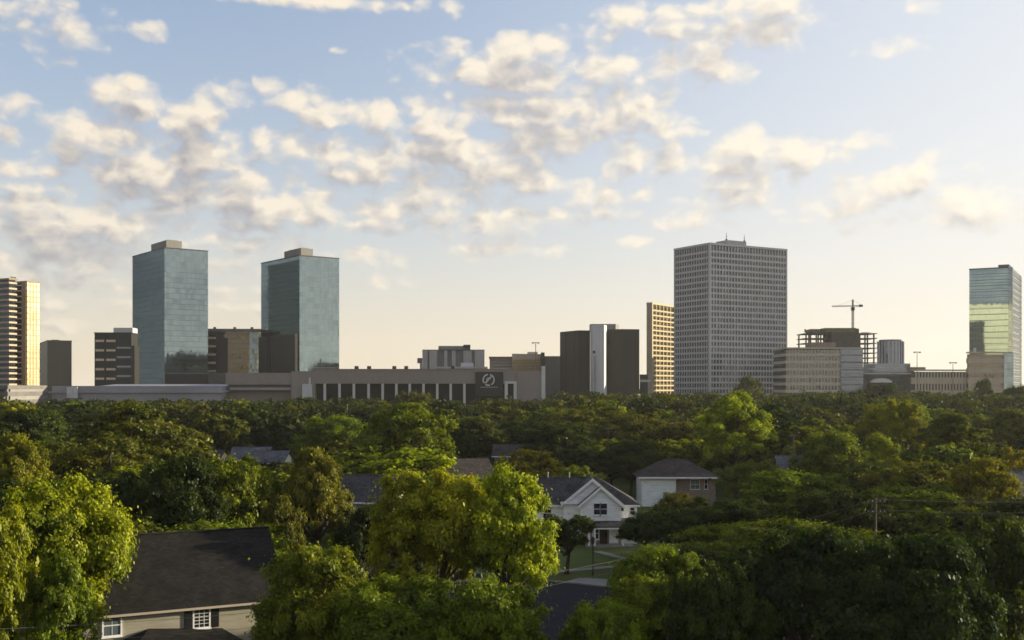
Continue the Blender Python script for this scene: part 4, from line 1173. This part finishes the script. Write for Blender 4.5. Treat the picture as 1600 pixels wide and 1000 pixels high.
def quad_mesh(name, v, tint, mat):
    n = len(v) // 4
    me = bpy.data.meshes.new(name)
    me.vertices.add(len(v)); me.vertices.foreach_set('co', v.astype(np.float32).ravel())
    me.loops.add(4 * n); me.loops.foreach_set('vertex_index', np.arange(4 * n, dtype=np.int32))
    me.polygons.add(n)
    me.polygons.foreach_set('loop_start', np.arange(0, 4 * n, 4, dtype=np.int32))
    a = me.attributes.new('tint', 'FLOAT', 'POINT')
    a.data.foreach_set('value', tint.astype(np.float32))
    me.materials.append(mat)
    me.update(); me.validate()
    return me

def grow(seed, H, Wd, kind, n_lobe, n_clump, n_leaf, size):
    """a crown of lobes > clumps > leaves on a tapered trunk with limbs; returns (crown mesh, trunk mesh)"""
    rng = np.random.default_rng(seed)
    R_ = Wd / 2
    trunk_top = H * (.30 if kind != 'pine' else .45)
    zc, rz = H * (.60 if kind != 'oak' else .58), H * (.40 if kind != 'oak' else .40)
    lobes = []
    for i in range(n_lobe):
        for _ in range(60):
            d = rng.normal(size=3); d /= np.linalg.norm(d)
            if d[2] < -.55: continue
            if kind == 'upright':
                c = np.array([d[0] * R_ * .62, d[1] * R_ * .62, zc + d[2] * rz * .76]); r = R_ * rng.uniform(.24, .40)
            elif kind == 'oak':
                c = np.array([d[0] * R_ * .70, d[1] * R_ * .70, zc + d[2] * rz * .62]); r = R_ * rng.uniform(.22, .38)
            elif kind == 'pine':
                c = np.array([d[0] * R_ * .60, d[1] * R_ * .60, zc + d[2] * rz * .78]); r = R_ * rng.uniform(.24, .40)
            else:
                c = np.array([d[0] * R_ * .66, d[1] * R_ * .66, zc + d[2] * rz * .70]); r = R_ * rng.uniform(.24, .40)
            if all(np.linalg.norm(c - l[0]) > .66 * (r + l[1]) for l in lobes): break
        lobes.append((c, r))
    V, T = [], []
    tops = np.array([l[0] for l in lobes])
    for c, r in lobes:
        k = max(6, int(n_clump * (r / (R_ * .32)) ** 2 / n_lobe))
        d = unit(rng.normal(size=(k * 3, 3)))
        d = d[d[:, 2] > -.62][:k]
        flat = .55 if kind == 'pine' else .82
        cc = c + d * np.array([r, r, r * flat]) * rng.uniform(.62, 1.05, (len(d), 1))
        ltint = rng.uniform(-.10, .10)
        for q, dd in zip(cc, d):
            ctint = ltint + rng.uniform(-.2, .2)
            cr = r * rng.uniform(.20, .40)
            m = max(8, int(n_leaf * rng.uniform(.6, 1.4)))
            p = rng.normal(size=(m, 3)) * np.array([cr, cr, cr * (.42 if kind == 'pine' else .62)]) * .52
            stray = rng.random(m) < .07
            p[stray] *= 1.8
            pos = q + p
            nrm = unit(unit(p + 1e-4) * .55 + dd * .30 + np.array([0, 0, .70]) + rng.normal(size=(m, 3)) * .50)
            rel = np.clip((p[:, 2] / cr + dd[2] * .5) * .16, -.25, .25)  # tint rises with height in each clump and lobe
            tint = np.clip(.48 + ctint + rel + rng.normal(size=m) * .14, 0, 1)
            v, t_ = leaf_quads(pos, nrm, size, tint, rng)
            V.append(v); T.append(t_)
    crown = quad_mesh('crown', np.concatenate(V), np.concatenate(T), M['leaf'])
    tb = MB()
    tr = .022 * H + .05
    base = np.array([0, 0, -.3]); mid = np.array([rng.normal() * .2, rng.normal() * .2, trunk_top])
    tb.tube(base, (0, 0, .4), tr * 1.5, tr * 1.1, 10).tube((0, 0, .4), mid, tr * 1.1, tr * .8, 10)
    for c, r in lobes:
        k1 = mid + (c - mid) * .5 + rng.normal(size=3) * .25 + np.array([0, 0, -.25])
        tb.tube(mid, k1, tr * .5, tr * .32, 7).tube(k1, c, tr * .32, tr * .14, 6)
        for _ in range(5):
            e = c + unit(rng.normal(size=(1, 3)))[0] * r * .85
            tb.tube(c + (k1 - c) * rng.uniform(0, .5), e, tr * .12, tr * .03, 5)
    return crown, tb.mesh('trunk', M['bark'])

KINDS = {}
def kind_set(name, specs):
    KINDS[name] = [(grow(*s), s[1], s[2]) for s in specs]
kind_set('bright', [(1, 14, 15, 'round', 22, 320, 400, .20), (2, 14, 12, 'upright', 20, 300, 400, .20), (3, 12, 14, 'round', 19, 290, 380, .20)])
kind_set('dark', [(4, 12, 17, 'oak', 25, 340, 330, .21), (5, 13, 15, 'round', 23, 320, 330, .21), (6, 12, 16, 'oak', 24, 320, 330, .21)])
kind_set('olive', [(7, 13, 13, 'round', 22, 300, 220, .21), (8, 13, 14, 'oak', 22, 300, 220, .21)])
kind_set('pine', [(9, 15, 13, 'pine', 17, 220, 240, .21), (10, 14, 14, 'pine', 16, 210, 240, .21)])
kind_set('small', [(12, 7, 7, 'round', 13, 150, 330, .19)])
kind_set('mid', [(21, 13, 14, 'round', 19, 170, 60, .52), (22, 13, 14, 'round', 22, 180, 60, .52), (23, 14, 13, 'upright', 18, 165, 60, .50), (24, 13, 13, 'upright', 21, 180, 58, .52), (25, 14, 14, 'pine', 15, 120, 60, .50)])

HUE = {   # leaf colours of the kinds of tree
 'bright': (0.205, 0.212, 0.015), 'green': (0.115, 0.135, 0.014), 'dark': (0.036, 0.048, 0.012), 'deep': (0.024, 0.034, 0.011),
 'olive': (0.082, 0.084, 0.016), 'bronze': (0.105, 0.106, 0.018), 'gold': (0.195, 0.172, 0.018), 'grey': (0.046, 0.054, 0.022),
}
WORD = {'bright': 'bright yellow green', 'green': 'fresh green', 'dark': 'dark green', 'deep': 'very dark green', 'olive': 'olive green',
        'bronze': 'bronze green', 'gold': 'golden green', 'grey': 'grey green'}
FOREST = random.Random(77)
TREES = []        # (x, y, height, radius)
def tree(kind, hue, px, py, Y, wpx, label, group='large trees of the near canopy', name='tree', var=None):
    H, Wm = zat(py, Y), wpx / F * Y
    x = (px - 800) / F * Y
    protos = KINDS[kind]
    (cm, tm), h0_, w0_ = protos[FOREST.randrange(len(protos)) if var is None else var]
    o = thing(name, label, 'tree', (x, Y, 0), FOREST.uniform(0, 6.28), group)
    # the lobes rarely fill the nominal outline exactly
    s, sz = Wm / (w0_ * 1.0), H / (h0_ * 1.0)
    o.scale = (s, s, sz)
    c = link('crown', cm, o)
    j = FOREST.uniform(.80, 1.22); k = FOREST.uniform(-.07, .07)
    c.color = (HUE[hue][0] * j * (1 + k), HUE[hue][1] * j * (1 - k * .4), HUE[hue][2] * j, 1)
    link('trunk', tm, o)
    TREES.append((x, Y, H, Wm / 2))
    return o

NEAR = [
 # kind, hue, column, row of the top, distance, crown width in columns, label
 ('bright', 'bright', 92, 745, 72, 228, 'large bright yellow green tree left of the taupe house', 0),
 ('bright', 'bright', -8, 790, 64, 150, 'bright yellow green tree cut by the left edge of the picture', 2),
 ('bright', 'green', 96, 872, 65, 112, 'lower green tree in front of the large bright tree at left', 1),
 ('bright', 'bright', 676, 734, 88, 215, 'left and broader tree of the large bright pair in the centre', 0),
 ('bright', 'bright', 796, 738, 86, 156, 'right and narrower tree of the large bright pair, beside the white house', 1),
 ('bright', 'green', 500, 858, 70, 195, 'fresh green tree over the right end of the taupe house roof', 2),
 ('bright', 'green', 622, 902, 66, 225, 'broad green tree at the bottom centre under the bright pair', 0),
 ('dark', 'green', 770, 905, 64, 190, 'green tree at the bottom below the right tree of the bright pair', 1),
 ('dark', 'dark', 268, 716, 106, 165, 'dark rounded tree behind the left end of the taupe house roof', 1),
 ('dark', 'green', 366, 706, 112, 170, 'dark green tree behind the middle of the taupe house roof', 2),
 ('olive', 'bronze', 494, 700, 114, 112, 'bronze leaved tree between the taupe house roof and the bright pair', 0),
 ('olive', 'olive', 440, 775, 104, 80, 'small olive tree leaning over the right end of the taupe house ridge', 0),
 ('dark', 'deep', 562, 792, 100, 84, 'very dark small tree in the gap left of the bright pair', 1),
 ('dark', 'deep', 1255, 818, 68, 330, 'broadest very dark tree of the right foreground', 0),
 ('dark', 'dark', 1120, 872, 64, 200, 'dark tree at the bottom right of the bright bottom shrub tree', 2),
 ('dark', 'deep', 1420, 838, 64, 260, 'very dark rounded tree at the bottom right, left of the corner tree', 1),
 ('dark', 'dark', 1560, 800, 70, 210, 'dark tree filling the bottom right corner', 2),
 ('bright', 'green', 1040, 856, 82, 175, 'fresh green tree standing right of the side street', 2),
 ('dark', 'green', 1022, 908, 71, 170, 'low green tree at the bottom right of the side street', 1),
 ('bright', 'green', 935, 940, 64, 150, 'small bright green tree at the bottom below the side street', 2),
 ('dark', 'dark', 1108, 776, 122, 250, 'broad dark oak below the hip roofed house', 0),
 ('dark', 'olive', 1068, 768, 150, 95, 'low olive tree against the brick wall of the hip roofed house', 0),
 ('dark', 'dark', 1010, 800, 132, 90, 'dark tree between the white house porch and the broad dark oak', 1),
 ('dark', 'green', 1250, 738, 138, 190, 'green rounded tree right of the hip roofed house', 1),
 ('dark', 'dark', 1330, 760, 112, 210, 'dark oak behind the near utility pole', 2),
 ('olive', 'olive', 1430, 712, 130, 220, 'broad olive tree left of the gold lit tree', 1),
 ('olive', 'gold', 1535, 716, 120, 135, 'gold lit tree near the right edge', 0),
 ('bright', 'bright', 1150, 618, 205, 130, 'tall bright tree below the tallest lattice tower', 1),
 ('bright', 'bright', 1395, 625, 215, 110, 'tall bright tree below the round tower', 0),
 ('bright', 'green', 1305, 676, 172, 135, 'fresh green tree left of the bright clump on the right', 2),
 ('bright', 'bright', 1372, 682, 176, 90, 'yellow lit tree in front of the tall bright tree on the right', 1),
 ('pine', 'bronze', 1492, 645, 185, 140, 'dark bronze pine right of the yellow lit trees', 0),
 ('olive', 'olive', 1586, 640, 232, 100, 'olive tree at the right edge of the upper canopy', 0),
 ('olive', 'gold', 1592, 694, 160, 90, 'golden olive tree at the right edge above the blue grey roof', 1),
 ('olive', 'green', 638, 630, 190, 160, 'round olive green tree standing alone below the mall columns', 0),
 ('bright', 'green', 520, 650, 235, 130, 'pale green tree left of the round olive green tree', 2),
 ('pine', 'olive', 195, 628, 168, 190, 'broad olive pine below the first mirror tower', 0),
 ('pine', 'bronze', 165, 682, 142, 175, 'bronze pine above the large bright tree at left', 1),
 ('olive', 'gold', 32, 678, 132, 112, 'golden tree at the left edge above the bright tree', 0),
 ('dark', 'dark', 30, 640, 205, 150, 'dark green tree at the left edge of the upper canopy', 1),
 ('small', 'dark', 886, 796, 121, 104, 'small dark street tree with bare trunk on the white house lawn', 0),
 ('olive', 'olive', 1172, 588, 560, 52, 'olive tree top rising in front of the tallest lattice tower base', 0),
 ('dark', 'deep', 1366, 597, 480, 100, 'dark round tree top in front of the round tower podium', 0),
 ('dark', 'dark', 1537, 592, 520, 32, 'narrow dark tree top in front of the beige banded office', 1),
 ('dark', 'dark', 1592, 599, 420, 64, 'dark tree top at the right edge below the green glass tower', 0),
 ('dark', 'olive', 640, 609, 420, 84, 'olive tree top hiding the foot of the mall columns', 2),
 ('olive', 'olive', 905, 634, 270, 150, 'wide olive tree below the dark slab block', 1),
 ('dark', 'olive', 1010, 640, 250, 190, 'wide dark olive tree below the gold lattice tower', 0),
 ('dark', 'dark', 850, 655, 225, 170, 'dark tree behind the chimneyed low brick house', 2),
 ('dark', 'dark', 985, 690, 205, 110, 'dark tree right behind the white house roof', 1),
 ('olive', 'green', 905, 722, 165, 90, 'low green tree directly behind the white house ridge', 1),
 ('dark', 'green', 1185, 715, 172, 120, 'green tree right of the hip roofed house roof', 0),
 ('dark', 'dark', 720, 655, 230, 120, 'dark tree right of the round olive green tree', 1),
]
for kd_, hu_, px, py, Y, w, lab, var in NEAR:
    tree(kd_, hu_, px, py, Y, w, lab, 'large trees of the near canopy' if Y < 150 else 'trees of the neighbourhood canopy', var=var)

# trees that fill the rest of the canopy, kept clear of the houses, the street and the sight lines to them
OPEN = [  # columns from, to, row that must stay clear below the tops, nearest distance of what is seen there
 (150, 415, 1000, 78), (840, 1000, 852, 146), (815, 945, 990, 118), (998, 1128, 782, 192), (350, 446, 722, 236),
 (536, 592, 792, 133), (725, 770, 738, 178), (1580, 1640, 772, 152), (840, 900, 790, 140), (1235, 1285, 735, 188),]
HOUSES = [(o.location.x, o.location.y, 9.0) for o in list(COL.objects) if o.get('category') == 'house']
LANDMARKS = [(20, 'the gold apartment tower'), (87, 'the plain dark block'), (180, 'the balcony block'), (265, 'the first mirror tower'),
             (366, 'the bronze office block'), (470, 'the second mirror tower'), (545, 'the left mall columns'), (625, 'the middle mall columns'), (708, 'the grey hotel'),
             (764, 'the round emblem sign'), (825, 'the stepped beige office'), (898, "the slab block's left wing"), (936, 'the pale service core'),
             (980, "the slab block's right wing"), (1036, 'the gold lattice tower'), (1082, "the tallest tower's left face"),
             (1150, 'the rooftop antennas'), (1205, "the tallest tower's right edge"), (1265, 'the wide banded office'), (1332, 'the tower crane'),
             (1391, 'the round tower'), (1433, 'the high mast light'), (1470, 'the cream car park'), (1545, 'the green glass tower'), (1592, 'the right picture edge')]
fill = []
def room(x, Y, r):
    for tx_, ty_, th_, tr_ in TREES:
        if (tx_ - x) ** 2 + (ty_ - Y) ** 2 < (.62 * (tr_ + r)) ** 2: return False
    for hx_, hy_, hr_ in HOUSES:
        if (hx_ - x) ** 2 + (hy_ - Y) ** 2 < (hr_ + r * .5) ** 2: return False
    return True
Y = 96.0
while Y < 345:
    step = 11.5 + Y * .014
    half = (820 / F) * Y + 6
    x = -half
    while x < half:
        xx, yy = x + FOREST.uniform(-2.5, 2.5), Y + FOREST.uniform(-3, 3)
        x += step
        px = 800 + xx / yy * F
        if px < -40 or px > 1640: continue
        r = FOREST.uniform(5.2, 8.8) * (1 + yy / 1400)
        hgt = FOREST.uniform(7.5, 13.2) + yy / 110 + (FOREST.random() < .12) * 2.0
        rp = r / yy * F
        top = HY + (EYE - hgt) / yy * F
        top = max(top, 624 + FOREST.uniform(0, 12))
        for a, b_, row, far in OPEN:
            if yy < far and px + rp * .85 > a and px - rp * .85 < b_:
                top = max(top, row + 4)
        for (kd_, hu_, npx, npy, nY, nw, lab, var) in NEAR:
            if yy < nY and nY < 300 and abs(npx - px) < (nw / 2 + rp) * .75:
                top = max(top, npy + 45)
        hgt = zat(top, yy)
        if hgt < 4.0: continue
        if hgt < 8: r *= max(.5, hgt / 8); rp = r / yy * F
        if not room(xx, yy, r): continue
        hue = FOREST.choices(['dark', 'deep', 'green', 'olive', 'bronze', 'grey', 'bright', 'gold'], [26, 10, 22, 18, 4, 7, 9, 4])[0]
        fill.append((px, top, yy, 2 * rp, hue))
        TREES.append((xx, yy, hgt, r))
    Y += step * .80
# every filling tree gets a label from its colour, size and the landmark it stands straight below
SKIP = set()
used = {}
rows = []
for i, (px, top, yy, wpx, hue) in enumerate(fill):
    lm = min(LANDMARKS, key=lambda q: abs(q[0] - px))[1]
    band = 'far' if yy > 260 else 'middle' if yy > 170 else 'near'
    rows.append((i, px, top, yy, wpx, hue, lm, band))
from collections import defaultdict
cell = defaultdict(list)
for r_ in rows:
    if r_[0] not in SKIP: cell[(r_[6], r_[7], r_[5])].append(r_)
ORD = ['nearest', 'second nearest', 'third nearest', 'fourth nearest', 'fifth nearest', 'sixth nearest']
LABEL = {}
for (lm, band, hue), rs in cell.items():
    rs.sort(key=lambda q: q[3])
    for k, q in enumerate(rs):
        size = 'broad' if q[4] > 95 else 'small' if q[4] < 55 else 'rounded'
        if len(rs) == 1: LABEL[q[0]] = f'{size} {WORD[hue]} tree in the {band} canopy below {lm}'
        else: LABEL[q[0]] = f'{size} {WORD[hue]} tree, {ORD[k]} such, {band} canopy below {lm}'
for i, px, top, yy, wpx, hue, lm, band in rows:
    if i in SKIP: FOREST.random(); continue
    kd_ = {'bright': 'bright', 'gold': 'olive', 'bronze': 'pine', 'olive': 'olive'}.get(hue, 'dark') if yy < 150 else 'mid'
    tree(kd_, hue, px, top, yy, wpx, LABEL[i], 'trees of the neighbourhood canopy')

# the wood that closes the view: one mass nobody could count
def wood(name, spots, hue, label, leaf, nl):
    V, T = [], []
    g = np.random.default_rng(5)
    for (x, y, h, r) in spots:
        nb = 9
        for _ in range(nb):
            d = g.normal(size=3); d /= np.linalg.norm(d); d[2] = abs(d[2]) * .9 - .25
            c = np.array([x, y, h * .62]) + d * np.array([r * .62, r * .62, h * .26]); cr = r * g.uniform(.28, .46)
            q = unit(g.normal(size=(nl, 3))); q[:, 2] = np.abs(q[:, 2]) * 1.1 - .35
            pos = c + q * cr * g.uniform(.6, 1.05, (nl, 1)) * np.array([1, 1, .8])
            nr = unit(q + np.array([0, 0, .4]) + g.normal(size=(nl, 3)) * .5)
            ti = np.clip(.45 + g.normal() * .16 + g.normal(size=nl) * .12 + q[:, 2] * .12, 0, 1)
            v, t_ = leaf_quads(pos, nr, leaf, ti, g)
            V.append(v); T.append(t_)
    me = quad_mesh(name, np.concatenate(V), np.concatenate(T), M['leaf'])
    o = link(name, me)
    o.color = tuple(v_ * .72 for v_ in HUE[hue]) + (1,)
    return tag(o, label, 'wood', None, 'stuff')
def mass(y0, y1, step, rowf, r0):
    out_ = []
    y = y0
    while y < y1:
        half = (830 / F) * y
        x = -half
        while x < half:
            xx, yy = x + FOREST.uniform(-5, 5), y + FOREST.uniform(-5, 5)
            x += step
            px = 800 + xx / yy * F
            top = rowf(px, yy) + FOREST.uniform(-4, 10)
            h = zat(top, yy)
            if px < 870 and yy > 462 : continue
            if px < 110 and yy > 440: continue
            if h < 5: continue
            out_.append((xx, yy, h, r0 * FOREST.uniform(.8, 1.3)))
        y += step * .9
    return out_
A = mass(345, 610, 12.5, lambda px, yy: (614 if px < 870 else 607 if px < 1230 else 604), 8.0)
B = [s for k, s in enumerate(A) if k % 5 in (0, 3)]
D_ = [s for k, s in enumerate(A) if k % 5 in (1,)]
A = [s for k, s in enumerate(A) if k % 5 in (2, 4)]
wood('far_wood', A, 'dark', 'dense dark green wood between the neighbourhood and the office towers', .85, 46)
wood('far_wood', B, 'olive', 'olive green part of the dense wood before the office towers', .85, 46)
wood('far_wood', D_, 'grey', 'grey green part of the dense wood before the office towers', .85, 46)
C_ = []
for y in (1150, 1230, 1320):
    x = -620
    while x < 640:
        C_.append((x + FOREST.uniform(-6, 6), y + FOREST.uniform(-20, 20), EYE + FOREST.uniform(-3, 4.5), FOREST.uniform(8, 13)))
        x += 15
wood('horizon_wood', C_, 'grey', 'far wood along the horizon behind the office towers', 1.6, 30)

# ------------------------------------------------------------------ evening air
HAZE = 0.00006
hb = MB().box(-2700, 2700, -400, 3400, -1.5, 165)
hm = bpy.data.materials.new('evening_haze')
hm.use_nodes = True
hm.node_tree.nodes.clear()
ht = NT(hm.node_tree)
pv = ht.n('ShaderNodeVolumePrincipled')
pv.inputs['Color'].default_value = (0.92, 0.93, 0.95, 1)
pv.inputs['Density'].default_value = HAZE
pv.inputs['Anisotropy'].default_value = 0.35
ho = ht.n('ShaderNodeOutputMaterial')
hm.node_tree.links.new(pv.outputs[0], ho.inputs['Volume'])
if HAZE:
    tag(hb.build('haze', hm), 'thin pale evening haze over the city', 'haze', None, 'stuff')
